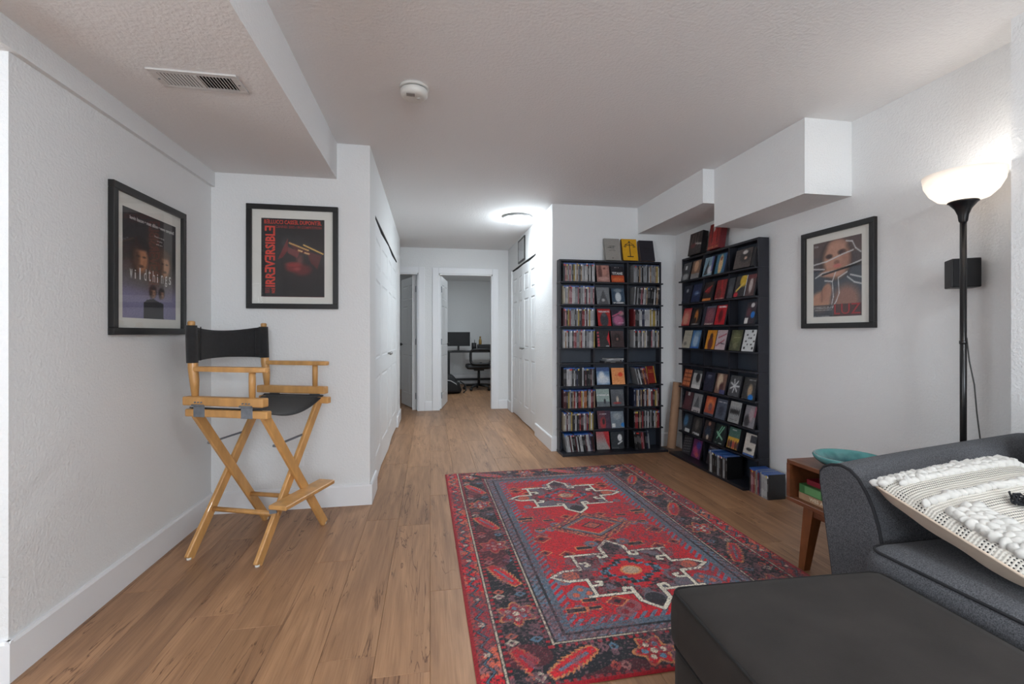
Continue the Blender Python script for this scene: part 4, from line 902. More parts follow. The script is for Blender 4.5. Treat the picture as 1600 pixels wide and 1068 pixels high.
b = boxset(.425, RTOP, .16, .22, .055, cov((120, 28, 26), ('ell', .5, .5, .35, .45, (164, 34, 30), .9, .6), ('ell', .4, .8, .12, .12, (200, 196, 190), .9, .5), ('line', .3, .3, .3, .8, .06, (70, 22, 22)), ('line', .72, .3, .7, .8, .05, (84, 24, 24)), ('bars', .05, .04, .9, .14, (206, 130, 70), .9, 1)), 'red box set standing on top of the lamp-wall rack', (104, 30, 36))

# cardboard tube in the corner between the racks
CARD = mat('kraft_cardboard', rgb(156, 122, 96), .8, var=.08, vscale=14, bump=.1, bscale=300)
t = thing('cardboard_tube', 'brown cardboard mailing tube leaning in the corner between racks', 'tube', (2.305, 4.135, 0))
d = Vector((.082, .03, .655)); bm = bmesh.new(); atube(bm, [(0, 0, .026), tuple(d)], .041, 28); obj('tube', bm, CARD, t, smooth=False)
bm = bmesh.new(); atube(bm, [tuple(d * 1.0), tuple(d * 1.006)], .037, 28); obj('end_cap', bm, mat('tube_cap', rgb(120, 94, 74), .8), t)

# ------------------------------------------------------------------ rug
def rug():
    W, L, q = 1.61, 2.31, .004
    nx, ny = int(W / q), int(L / q)
    s, t_ = np.meshgrid(np.linspace(0, W, nx), np.linspace(0, L, ny))
    img = np.zeros((ny, nx, 3))
    def vnoise(cell, seed):
        g = np.random.default_rng(seed).random((int(L / cell) + 3, int(W / cell) + 3))
        u, v = s / cell, t_ / cell; iu, iv = u.astype(int), v.astype(int); fu, fv = u - iu, v - iv
        fu, fv = fu * fu * (3 - 2 * fu), fv * fv * (3 - 2 * fv)
        return (g[iv, iu] * (1 - fu) + g[iv, iu + 1] * fu) * (1 - fv) + (g[iv + 1, iu] * (1 - fu) + g[iv + 1, iu + 1] * fu) * fv
    RED, DRED, NAVY, BLUE, CREAM, CORAL, MAUVE, GREY, ORNG = [np.array(c, float) for c in ((206, 20, 36), (140, 26, 40), (24, 26, 34), (92, 128, 152), (206, 190, 168), (206, 96, 72), (140, 92, 100), (112, 112, 124), (222, 140, 84))]
    def put(m, c, a=1.0):
        k = np.clip(np.asarray(m, float), 0, 1)[..., None] * a
        img[:] = img * (1 - k) + c * k
    n1, n2, n3 = vnoise(.012, 1), vnoise(.05, 2), vnoise(.18, 3)
    fine = np.random.default_rng(5).random(s.shape); fine2 = vnoise(.008, 6)
    img[:] = RED
    ds = np.minimum(s, W - s); dt = np.minimum(t_, L - t_)
    side = ds - .10 < dt           # side border wins where it is the nearer edge
    # outer guard on the long sides
    og = ds < .092
    put(og, CORAL, 1); put(og & (n2 > .5), RED); put(og & (n1 > .62), MAUVE, .8); put(og & (n3 > .55), DRED, .55)
    tri = np.abs(((t_ / .085) % 1) * 2 - 1)
    zz = .032 + .034 * tri
    put(og & (np.abs(ds - zz) < .008), NAVY, .95); put(og & (np.abs(ds - zz) < .0035), BLUE, .7)
    put(og & (np.abs(ds - .05) < .012) & (np.abs(((t_ / .17) % 1) - .5) < .06), CREAM, .8)
    put(og & (fine2 > .72), NAVY, .75)
    # main border
    mb = (ds >= .106) & (ds < .288) | ((dt < .19) & (ds >= .106))
    put(mb, NAVY)
    def motifs(mask, p, c, half):
        """p along the border, c across it (-1..1)"""
        per = .30; k = np.floor(p / per); f = p / per - k
        odd = (k % 2) == 0
        dx = (f - .5) * per; dy = c * half
        # rosette
        r = np.hypot(dx, dy); an = np.arctan2(dy, dx)
        pet = .058 + .014 * np.cos(6 * an)
        m = mask & odd
        put(m & (r < pet + .012), ORNG, .85); put(m & (r < pet), DRED); put(m & (r < pet) & (n1 > .5), RED)
        for j in range(6):
            a = j * math.pi / 3; px, py = .036 * math.cos(a), .036 * math.sin(a)
            put(m & (np.hypot(dx - px, dy - py) < .012), BLUE if j % 2 else CREAM)
        put(m & (r < .014), CREAM)
        # saw-toothed leaf lying aslant
        m = mask & ~odd
        a = .5; lx, ly = dx * math.cos(a) + dy * math.sin(a), dy * math.cos(a) - dx * math.sin(a)
        saw = .034 - .012 * (((lx / .022) % 1)); w_ = saw * np.clip(1.25 - np.abs(lx) / .105, 0, 1) ** .5
        put(m & (np.abs(ly) < w_ + .009) & (np.abs(lx) < .112), ORNG, .9); put(m & (np.abs(ly) < w_) & (np.abs(lx) < .105), RED)
        put(m & (np.abs(ly) < .0065) & (np.abs(lx) < .07), BLUE, .9)
        # small fillers between
        for qx, qy, col in ((.13, .05, MAUVE), (-.13, -.05, CREAM), (.135, -.045, CORAL), (-.135, .045, BLUE)):
            put(mask & (np.abs(dx - qx) + np.abs(dy - qy) * .8 < .022), col, .85); put(mask & (np.abs(dx - qx) + np.abs(dy - qy) * .8 < .009), NAVY, .9)
        put(mask & (np.abs(np.abs(dy) - half * .93) < .009) & (((p / .03) % 1) < .5), RED, .8)
    sb = mb & (ds < .288) & ((ds - .106) < (dt + .0))
    eb = mb & ~sb
    motifs(sb, t_ + .04, (ds - .197) / .09, .09); motifs(eb, s + .11, (dt - .098) / .09, .09)
    put(mb & (fine2 > .78), MAUVE, .7); put(mb & (n2 > .62) & (n1 > .5), MAUVE, .7); put(mb & (n3 < .30), DRED, .45)
    # lines
    inner = (ds >= .288) & (dt >= .19)
    line = ((ds >= .092) & (ds < .106)) | ((ds >= .288) & (ds < .306) & (dt >= .19)) | ((dt >= .19) & (dt < .208) & (ds >= .288))
    put(line, NAVY); put(((np.abs(ds - .098) < .0042)) | (inner & ((np.abs(ds - .296) < .0048) | ((np.abs(dt - .198) < .0048) & (ds > .29)))), CREAM * .92)
    # inner guard: speckled grey and mauve, then the blue band
    ig = inner & ((ds < .40) | (dt < .29)) & (ds >= .306) & (dt >= .208)
    put(ig, MAUVE); put(ig & (fine2 > .45), GREY); put(ig & (((ds / .02) + (t_ / .02)) % 2 < .7), NAVY, .55); put(ig & (n1 > .6), BLUE, .7)
    e_ = np.minimum(ds - .40, dt - .29)
    put(inner & (np.abs(e_ + .026) < .016), BLUE * .8, .75); put(inner & (np.abs(e_ + .026) < .016) & (fine2 > .55), GREY, .8); put(inner & (np.abs(e_ + .05) < .006), NAVY, .9)
    field = inner & (e_ >= -.012)
    put(field, RED); put(field & (n1 > .78), DRED, .6)
    put(field & (e_ < .03) & (((t_ + s) / .045 % 1) < .5), BLUE, .9)
    cx = W / 2
    # fillers of the field: diamonds and rosettes mirrored about the axis
    fr = random.Random(4)
    ax = np.abs(s - cx)
    for k in range(64):
        fx, fy = fr.uniform(.03, .37), fr.uniform(.31, L - .31); rr = fr.uniform(.024, .042); typ = k % 4
        a_, b_ = np.abs(ax - fx), np.abs(t_ - fy)
        dmd = a_ / 1.25 + b_
        if typ == 0:
            put(field & (dmd < rr + .008), ORNG, .9); put(field & (dmd < rr), DRED); put(field & (dmd < rr * .45), NAVY)
        elif typ == 1:
            r = np.hypot(a_, b_); put(field & (r < rr), BLUE, .85); put(field & (r < rr) & (fine2 > .5), GREY, .8); put(field & (r < rr * .4), CORAL)
        elif typ == 2:
            put(field & (a_ < rr * 1.3) & (b_ < rr * .55), ORNG, .85); put(field & (a_ < rr * 1.1) & (b_ < rr * .35), NAVY)
        else:
            r = np.hypot(a_, b_); put(field & (r < rr * 1.15), MAUVE, .85); put(field & (r < rr * .5), DRED)
    # central lozenge
    dm = np.abs(s - cx) / .19 + np.abs(t_ - L / 2) / .14
    put(dm < 1.45, MAUVE, .55); put((dm < 1.45) & (((np.abs(s - cx) * 1.2 + np.abs(t_ - L / 2)) / .04 % 1) < .45), ORNG, .8); put((dm < 1.42) & (fine2 > .62), NAVY, .6)
    put(dm < 1.06, NAVY); put(dm < 1.0, GREY); put(dm < .84, ORNG); put(dm < .78, RED); put(dm < .36, NAVY); put(dm < .27, CORAL)
    # the two cream-outlined medallions
    quad = [(0, .315), (.066, .245), (.066, .180), (.238, .180), (.238, .045), (.325, .045), (.392, 0)]
    def seg(px, py, a, b):
        dx, dy = b[0] - a[0], b[1] - a[1]; u = np.clip(((px - a[0]) * dx + (py - a[1]) * dy) / (dx * dx + dy * dy), 0, 1)
        return np.hypot(px - a[0] - u * dx, py - a[1] - u * dy)
    for cy in (.645, 1.675):
        px, py = np.abs(s - cx), np.abs(t_ - cy)
        full = quad + [(0, 0)]
        ins = inpoly(px, py, [(-.01, .315)] + quad[1:] + [(.392, -.01), (-.01, -.01)])
        put(ins, MAUVE * .85); put(ins & (fine2 > .5), DRED, .8); put(ins & (n1 < .36), NAVY, .8); put(ins & (n2 > .64), GREY, .8)
        put(ins & (np.hypot(px - .30, py) < .04), CORAL, .9); put(ins & (np.hypot(px, py - .24) < .045), NAVY, .8)
        step = lambda a: np.floor(a / .022) * .022
        st = step(px) / 1.35 + step(py)
        put(ins & (st < .135), RED); put(ins & (st < .135) & (fine2 > .7), DRED); put(ins & (st < .108), NAVY); put(ins & (st < .098), BLUE); put(ins & (st < .098) & (n1 > .55), NAVY, .7); put(ins & (st < .072), RED)
        put((np.hypot(px / 1.3, py) < .042), ORNG); put((np.hypot(px / 1.3, py) < .032), CREAM * .9, .8)
        dl = np.full(s.shape, 9.0)
        for a, b in zip(quad, quad[1:]): dl = np.minimum(dl, seg(px, py, a, b))
        for a, b in (((.238, .18), (.27, .18)), ((.238, .10), (.19, .10)), ((.19, .10), (.18, .075)), ((.18, .075), (.20, .07)), ((.066, .18), (.066, .145)), ((.066, .145), (.10, .14)), ((.10, .14), (.105, .16))): dl = np.minimum(dl, seg(px, py, a, b))
        put(dl < .0125, NAVY, .9); put(dl < .0085, np.array((226, 218, 200.)))
    # distressed wear: speckle that has its own irregular shapes
    put((fine > .90) & ~((ds < .012) | (dt < .012)), NAVY, .6); put((fine < .06), CREAM, .35)
    wear = (n3 > .52) & (fine2 > .52) & (dt > .01) & (ds > .02); put(wear, MAUVE, .55); put(wear & (fine > .6), NAVY, .45)
    put((ds < .013) | (dt < .010), np.array((150, 16, 30.)))
    img *= (1 + (fine[..., None] - .5) * .34)
    col = tolin(np.clip(img, 0, 255)).reshape(-1, 3)
    # pile height: a few tenths of a millimetre of unevenness, edges rolled down
    z = .0085 + (fine - .5).ravel() * .0012 - .005 * np.clip(1 - np.minimum(ds, dt).ravel() / .006, 0, 1)
    v = np.stack([s.ravel(), -t_.ravel(), z], 1)
    i = np.arange(nx * ny).reshape(ny, nx)
    f = np.stack([i[1:, :-1].ravel(), i[1:, 1:].ravel(), i[:-1, 1:].ravel(), i[:-1, :-1].ravel()], 1)
    me = bpy.data.meshes.new('pile'); me.vertices.add(len(v)); me.vertices.foreach_set('co', v.astype(np.float32).ravel())
    me.loops.add(f.size); me.loops.foreach_set('vertex_index', f.ravel().astype(np.int32))
    me.polygons.add(len(f)); me.polygons.foreach_set('loop_start', np.arange(0, f.size, 4, dtype=np.int32))
    me.update(calc_edges=True)
    at = me.attributes.new('Col', 'FLOAT_COLOR', 'POINT'); c4 = np.ones((len(v), 4), np.float32); c4[:, :3] = col; at.data.foreach_set('color', c4.ravel())
    root = thing('area_rug', 'red and navy patterned rug with two cream-outlined medallions on the floor', 'rug', (.118, 3.735, .0), R(.8))
    finish('pile', me, print_mat('wool_pile', .95, bump=.5, bscale=420, sheen=.1), root)
    box('binding', 0, W, -L, 0, .0005, .0045, mat('rug_binding', rgb(150, 20, 34), .9, bump=.4, bscale=500), root, .0015, 1)
rug()

# ------------------------------------------------------------------ side table with bowl and books
WALN = mat('walnut_veneer', rgb(112, 66, 40), .4, var=.28, vscale=7, stretch=(3, .8, 3), bump=.06, bscale=140)
WALL_LEG = mat('walnut_leg', rgb(122, 72, 38), .38, var=.25, vscale=10, stretch=(3, 3, .7))
t = thing('side_table', 'walnut side table with open cubby on tapered legs beside the sofa', 'side table', (1.735, 1.53, 0))
TW, TD = .40, .475   # x depth, y length
bm = bmesh.new(); abox(bm, 0, TW, 0, TD, .50, .52, .002, 1); obj('table_top', bm, WALN, t)
bm = bmesh.new(); abox(bm, 0, TW, 0, TD, .318, .338, .002, 1); obj('cubby_floor', bm, WALN, t)
for y in (0, TD - .02): box('end_panel', 0, TW, y, y + .02, .338, .50, WALN, t)
box('cubby_back', TW - .012, TW - .002, .02, TD - .02, .338, .50, WALN, t)
box('apron', .05, .07, .06, TD - .06, .268, .318, WALN, t, .002)
for x, sx in ((.075, -1), (TW - .075, 1)):
    for y, sy in ((.085, -1), (TD - .085, 1)):
        bm = bmesh.new(); q = []
        for z, h, o in ((.318, .029, 0), (0, .017, .028)):
            q.append([bm.verts.new((x + sx * o + a * h, y + sy * o + b * h, z)) for a, b in ((-1, -1), (1, -1), (1, 1), (-1, 1))])
        bm.faces.new(q[0]); bm.faces.new(q[1][::-1])
        for i in range(4): bm.faces.new((q[0][i], q[1][i], q[1][(i + 1) % 4], q[0][(i + 1) % 4]))
        obj('leg', bm, WALL_LEG, t)
def book_flat(x0, x1, y0, y1, z0, z1, col, label, title=None, page=(220, 212, 196)):
    """lies in the cubby: spine towards -x"""
    t = thing('coffee_table_book', label, 'book', (x0, y0, z0), 0, 'books in the side table cubby')
    m = mat('cover_' + label.split()[0], rgb(*col), .5, var=.1, vscale=30)
    bm = bmesh.new(); h = z1 - z0
    abox(bm, 0, x1 - x0, 0, y1 - y0, 0, .003); abox(bm, 0, x1 - x0, 0, y1 - y0, h - .003, h); abox(bm, 0, .004, 0, y1 - y0, .003, h - .003)
    obj('cover', bm, m, t); box('pages', .004, x1 - x0 - .004, .003, y1 - y0 - .003, .003, h - .003, mat('book_pages', rgb(*page), .8, bump=.3, bscale=300, stretch=(1, 1, 30)), t)
    if title:
        tm = bmesh.new(); tb = text_bm(title, .20, h * .5, .0006, .02)
        me = bpy.data.meshes.new('lettering'); 
        for v in tb.verts: v.co = Vector((v.co.y, (y1 - y0) - .064 - v.co.x, v.co.z + h * .25))
        tb.to_mesh(me); tb.free(); tm.free(); finish('lettering', me, mat('spine_lettering', rgb(226, 214, 190), .6), t)
    return t
book_flat(1.768, 2.05, 1.62, 1.965, .3385, .372, (176, 142, 112), 'beige thick book at the bottom of the side table cubby', 'WES ANDERSON')
book_flat(1.762, 2.03, 1.63, 1.955, .3725, .414, (58, 112, 62), 'green thick book between beige and crimson books in the cubby')
gb = [o for o in C.objects if o.name.startswith('coffee_table_book')][-1]
box('spine_panel', -.0008, .001, .2, .292, .004, .038, mat('cover_light_green', rgb(96, 150, 96), .5), gb)
book_flat(1.785, 2.02, 1.66, 1.935, .4145, .438, (132, 26, 44), 'crimson book on top of the pile in the side table cubby')
bw, ntb, bb = new_mat('turquoise_glaze')
tc = ntb.nodes.new('ShaderNodeTexCoord'); sep = ntb.nodes.new('ShaderNodeSeparateXYZ'); ntb.links.new(tc.outputs['Object'], sep.inputs[0])
nz = N(ntb, 'ShaderNodeTexNoise', Scale=26.0, Detail=3.0); mpz = ntb.nodes.new('ShaderNodeMapping'); mpz.inputs['Scale'].default_value = (1, 1, .25); ntb.links.new(tc.outputs['Object'], mpz.inputs[0]); ntb.links.new(mpz.outputs[0], nz.inputs['Vector'])
ma = ntb.nodes.new('ShaderNodeMath'); ma.operation = 'MULTIPLY_ADD'; ma.inputs[1].default_value = .045; ntb.links.new(nz.outputs['Fac'], ma.inputs[0]); ntb.links.new(sep.outputs['Z'], ma.inputs[2])
rp = ntb.nodes.new('ShaderNodeValToRGB'); rp.color_ramp.elements[0].position = .04; rp.color_ramp.elements[0].color = rgb(34, 84, 92); rp.color_ramp.elements[1].position = .075; rp.color_ramp.elements[1].color = rgb(84, 144, 144)
ntb.links.new(ma.outputs[0], rp.inputs['Fac']); ntb.links.new(rp.outputs[0], bb.inputs['Base Color']); bb.inputs['Roughness'].default_value = .18; bb.inputs['Coat Weight'].default_value = .4
bo = lathe('ceramic_bowl', [(0, .004), (.062, .004), (.066, .0005), (.072, .0005), (.085, .010), (.115, .024), (.136, .042), (.142, .056), (.139, .062), (.133, .0625), (.129, .056), (.118, .042), (.09, .026), (.05, .017), (0, .015)], bw, None, 56, (1.872, 1.79, .5203))
tag(bo, 'wide shallow turquoise glazed ceramic bowl on the side table', 'bowl')
t = thing('wire_basket', 'dark tapered wire bin standing under the side table', 'basket', (1.935, 1.81, 0))
bm = bmesh.new()
for z, r in ((.004, .085), (.1, .1), (.24, .118)):
    atube(bm, [(r * math.cos(a), r * math.sin(a), z) for a in np.linspace(0, 2 * math.pi, 25)], .0025, 5)
obj('hoops', bm, PLASTIC_BLACK, t)
lathe('liner', [(0, .003), (.083, .003), (.116, .236), (.114, .236), (.081, .006), (0, .006)], mat('bin_liner', rgb(46, 40, 36), .8), t, 28)
for k in range(20):
    a = k * math.pi / 10
    tube('wire', [(.086 * math.cos(a), .086 * math.sin(a), .004), (.119 * math.cos(a), .119 * math.sin(a), .24)], .0016, PLASTIC_BLACK, t, 5)

# ------------------------------------------------------------------ sofa
SOFA = mat('heathered_grey_fabric', rgb(84, 85, 89), .95, var=.55, vscale=330, bump=.5, bscale=700, sheen=.05, spec=.2, detail=2)
PIPE = mat('sofa_piping', rgb(30, 30, 34), .9, bump=.3, bscale=600)
t = thing('sofa', 'dark grey fabric sofa with rounded piped arm along the lamp wall', 'sofa', (0, 0, 0))
ARM = [(1.398, .12), (1.424, .30), (1.474, .60), (1.474, .632), (1.458, .652), (1.43, .667), (1.39, .676), (1.355, .670), (1.325, .650), (1.295, .612), (1.272, .570), (1.252, .515), (1.240, .455), (1.234, .39), (1.232, .12)]
X0, X1 = 1.42, 2.26
def arm_section(x):
    k = (x - X0) / (X1 - X0); up = .082 * (k ** .85)
    return [(y, z + up * max(0, min(1, (z - .3) / .35))) for y, z in ARM]
bm = bmesh.new(); secs = []
for x in (X0 + .004, X0 + .012, 1.6, 1.8, 2.0, 2.15, X1):
    secs.append([bm.verts.new((x, y, z)) for y, z in arm_section(x)])
for a, b in zip(secs, secs[1:]):
    for i in range(len(ARM)): bm.faces.new((a[i], b[i], b[(i + 1) % len(ARM)], a[(i + 1) % len(ARM)]))
bm.faces.new(secs[0]); bm.faces.new(secs[-1][::-1])
arm = obj('arm', bm, SOFA, t)
for p in arm.data.polygons: p.use_smooth = abs(p.normal.x) < .5
bm = bmesh.new(); cyc, czc = 1.355, .40
pts = [(cyc + (y - cyc) * .985, czc + (z - czc) * .985) for y, z in ARM]
aprism(bm, pts, X0 - .006, X0 + .006, 'x'); obj('arm_front', bm, SOFA, arm)
tube('piping', [(X0, y, z) for y, z in ARM], .0055, PIPE, arm, 8)
# second arm far behind the frame edge
bm = bmesh.new(); abox(bm, X0, X1, -.86, -.60, .12, .66, .05, 4); obj('arm', bm, SOFA, t)
box('seat_base', 1.40, 2.26, -.60, 1.235, .12, .33, SOFA, t, .01)
box('back_frame', 2.10, 2.26, -.60, 1.235, .33, .78, SOFA, t, .03, 3)
def cushion(name, c, size, r, crown, rot=(0, 0, 0), pipe=True):
    bm = rbox_mesh(name, *size, r, 12, crown, .008)
    o = obj(name, bm, SOFA, t, c, rot, True)
    if pipe:
        for sz in (1, -1):
            hx, hy, z = size[0] / 2 - r * .30 + .008, size[1] / 2 - r * .30 + .008, sz * (size[2] / 2 - r * .30)
            rc = .045; ring = []
            for sx, sy, a0 in ((1, 1, 0), (-1, 1, 90), (-1, -1, 180), (1, -1, 270)):
                for k in range(7):
                    a = R(a0 + 15 * k); ring.append((sx * (hx - rc) + rc * math.cos(a), sy * (hy - rc) + rc * math.sin(a), z))
            tube('piping', ring + [ring[0]], .0042, PIPE, o, 6)
    return o
cushion('seat_cushion', (1.695, .845, .408), (.73, .76, .165), .05, .016)
cushion('seat_cushion', (1.695, .075, .408), (.73, .76, .165), .05, .016)
cushion('back_cushion', (2.075, .865, .70), (.20, .76, .46), .08, .0, (0, R(7), 0), False)
cushion('back_cushion', (2.075, .09, .70), (.20, .76, .46), .08, .0, (0, R(7), 0), False)
for x in (1.47, 2.19):
    for y in (-.80, 1.33): lathe('foot', [(0, 0), (.022, 0), (.03, .12), (0, .12)], WALL_LEG, t, 14, (x, y, 0))
# ottoman
OTTO = mat('charcoal_velvet', rgb(47, 43, 41), .95, var=.16, vscale=9, bump=.25, bscale=500, sheen=.04, spec=.2)
t = thing('ottoman', 'large dark brown-grey upholstered ottoman in front of the sofa', 'ottoman', (.965, .76, 0), R(-2))
ow, ol = .66, .82
bm = rbox_mesh('cushion_top', ow, ol, .165, .035, 12, .012, .004); top = obj('cushion_top', bm, OTTO, t, (0, 0, .362), None, True)
OPIPE = mat('ottoman_piping', rgb(24, 23, 23), .9)
for z in (.072, -.074):
    hx, hy, rc = ow / 2 - .006, ol / 2 - .006, .03; ring = []
    for sx, sy, a0 in ((1, 1, 0), (-1, 1, 90), (-1, -1, 180), (1, -1, 270)):
        for k in range(6): a = R(a0 + 18 * k); ring.append((sx * (hx - rc) + rc * math.cos(a), sy * (hy - rc) + rc * math.sin(a), z))
    tube('piping', ring + [ring[0]], .004, OPIPE, top, 6)
bm = rbox_mesh('base', ow - .012, ol - .012, .215, .025, 8); obj('base', bm, OTTO, t, (0, 0, .1755), None, True)
for x in (-.26, .26):
    for y in (-.34, .34): lathe('foot', [(0, 0), (.02, 0), (.026, .072), (0, .072)], WALL_LEG, t, 14, (x, y, 0))

# ------------------------------------------------------------------ woven pillow lying on the seat, one edge riding up the arm
pmat, pn, pb = new_mat('woven_cotton')
uv = pn.nodes.new('ShaderNodeUVMap'); uv.uv_map = 'UVMap'
def wav(sx, sy, dirn, th):
    mp = pn.nodes.new('ShaderNodeMapping'); mp.inputs['Scale'].default_value = (sx, sy, 1); pn.links.new(uv.outputs[0], mp.inputs[0])
    w_ = pn.nodes.new('ShaderNodeTexWave'); w_.bands_direction = dirn; w_.inputs['Scale'].default_value = 1.0; w_.inputs['Distortion'].default_value = .6; w_.inputs['Detail'].default_value = 1.0
    pn.links.new(mp.outputs[0], w_.inputs['Vector'])
    r_ = pn.nodes.new('ShaderNodeValToRGB'); r_.color_ramp.elements[0].position = th; r_.color_ramp.elements[1].position = th + .12; pn.links.new(w_.outputs['Fac'], r_.inputs['Fac'])
    return r_.outputs[0], w_.outputs['Fac']
a1, f1 = wav(22, 22, 'X', .46); a2, f2 = wav(15, 15, 'Y', .35); a3, f3 = wav(2.4, 2.4, 'Y', .42)
mm = pn.nodes.new('ShaderNodeMix'); mm.data_type = 'RGBA'; mm.blend_type = 'MULTIPLY'; mm.inputs[0].default_value = 1.0
inv = pn.nodes.new('ShaderNodeInvert'); pn.links.new(a2, inv.inputs['Color'])
pn.links.new(a1, mm.inputs[6]); pn.links.new(inv.outputs[0], mm.inputs[7])
m3 = pn.nodes.new('ShaderNodeMix'); m3.data_type = 'RGBA'; m3.blend_type = 'MULTIPLY'; m3.inputs[0].default_value = .75; pn.links.new(mm.outputs[2], m3.inputs[6]); pn.links.new(a3, m3.inputs[7])
cmx = pn.nodes.new('ShaderNodeMix'); cmx.data_type = 'RGBA'; cmx.inputs[6].default_value = rgb(208, 203, 194); cmx.inputs[7].default_value = rgb(38, 38, 42)
pn.links.new(m3.outputs[2], cmx.inputs[0]); pn.links.new(cmx.outputs[2], pb.inputs['Base Color']); pb.inputs['Roughness'].default_value = .95
bpn = N(pn, 'ShaderNodeBump', Strength=.5, Distance=.003); pn.links.new(f2, bpn.inputs['Height']); pn.links.new(bpn.outputs[0], pb.inputs['Normal'])
PBACK = mat('pillow_backing', rgb(208, 190, 172), .85, var=.06, vscale=12, bump=.3, bscale=40)
TUFT = mat('white_wool_tuft', rgb(222, 219, 213), .95, var=.08, vscale=60, bump=.6, bscale=140, sheen=.3)
PA, PB_, PC_, PD = [Vector(p) for p in ((1.42, 1.27, .648), (1.84, 1.205, .722), (1.385, .825, .552), (1.81, .77, .630))]
def psurf(u, v):
    p = PA * (1 - u) * (1 - v) + PB_ * u * (1 - v) + PC_ * (1 - u) * v + PD * u * v
    return p
def pn_(u, v):
    du = (PB_ - PA) * (1 - v) + (PD - PC_) * v; dv = (PC_ - PA) * (1 - u) + (PD - PB_) * u
    n_ = du.cross(dv); n_.normalize()
    return n_ if n_.z > 0 else -n_
def puff(u, v): return (max(0, 1 - (2 * u - 1) ** 4) * max(0, 1 - (2 * v - 1) ** 4)) ** .42
t = thing('woven_pillow', 'cream woven pillow with white wool tufts lying on sofa seat', 'pillow', (0, 0, 0))
NU = 28
for nm, sg, amp, mt in (('woven_front', 1, .035, pmat), ('backing', -1, .088, PBACK)):
    bm = bmesh.new(); ul = bm.loops.layers.uv.new('UVMap'); V = {}
    for i in range(NU + 1):
        for j in range(NU + 1):
            u, v = i / NU, j / NU
            wr = 0.004 * math.sin(u * 31 + v * 17) * (1 if sg < 0 else .2)
            V[i, j] = bm.verts.new(psurf(u, v) + pn_(u, v) * sg * (amp * puff(u, v) + .0005 + wr * puff(u, v)))
    for i in range(NU):
        for j in range(NU):
            fc = bm.faces.new((V[i, j], V[i + 1, j], V[i + 1, j + 1], V[i, j + 1]))
            for lp, (a, b) in zip(fc.loops, ((i, j), (i + 1, j), (i + 1, j + 1), (i, j + 1))): lp[ul].uv = (a / NU, b / NU)
    obj(nm, bm, mt, t, smooth=True)
tube('seam_cord', [psurf(0, k / 20) for k in range(21)] + [psurf(k / 20, 1) for k in range(1, 21)], .004, PBACK, t, 6)
tuft_me = None
def tuft(u, v, s=1.0, k=0):
    global tuft_me
    if tuft_me is None:
        bm = bmesh.new(); bmesh.ops.create_icosphere(bm, subdivisions=2, radius=1.0)
        for vv in bm.verts:
            f_ = 1 + .10 * math.sin(7 * vv.co.x + 4 * vv.co.y) + .08 * math.sin(9 * vv.co.y + 5 * vv.co.z)
            vv.co = Vector((vv.co.x * f_, vv.co.y * f_, vv.co.z * f_))
        o = obj('tuft', bm, TUFT, t, smooth=True); tuft_me = o.data
    else:
        o = bpy.data.objects.new('tuft', tuft_me); C.objects.link(o); o.parent = t
    n_ = pn_(u, v); p = psurf(u, v) + n_ * (.035 * puff(u, v) + .004 * s)
    rr = random.Random(k)
    o.location = p; o.scale = (.0165 * s * rr.uniform(.8, 1.3), .0115 * s * rr.uniform(.8, 1.2), .0125 * s * rr.uniform(.8, 1.3))
    o.rotation_euler = (rr.uniform(-.3, .3), rr.uniform(-.3, .3), rr.uniform(-.6, .6) - .4)
k = 0
for row, v in enumerate((.015, .05, .085, .12)):           # thick band along the far edge
    for i in range(24):
        u = .01 + i * .042 + (.02 if row % 2 else 0)
        if row >= 2 and u < .10: continue
        if u < 1: tuft(u, v, .95, k); k += 1
for i in range(22): tuft(.05 + i * .042, .34 + .004 * math.sin(i), .95, k); k += 1
for row, u in enumerate((.09, .14, .19, .24)):             # band running towards the viewer
    for i in range(13):
        v = .47 + i * .041 + (.02 if row % 2 else 0)
        if v < .98: tuft(u, v, 1.15, k); k += 1
BYARN = mat('black_yarn', rgb(24, 24, 30), .9, bump=.5, bscale=300)
bm = bmesh.new(); rr = random.Random(3)
for k in range(16):
    u0, v0 = .44 + rr.uniform(-.02, .02), .52 + rr.uniform(-.03, .03); p = psurf(u0, v0) + pn_(u0, v0) * .046
    pts = [p]
    for j in range(5):
        u0 += .02 + rr.uniform(-.012, .012); v0 += rr.uniform(-.028, .028); pts.append(psurf(u0, v0) + pn_(u0, v0) * (.045 + rr.uniform(0, .014)))
    atube(bm, pts, .0026, 5)
obj('black_tassel', bm, BYARN, t, smooth=True)

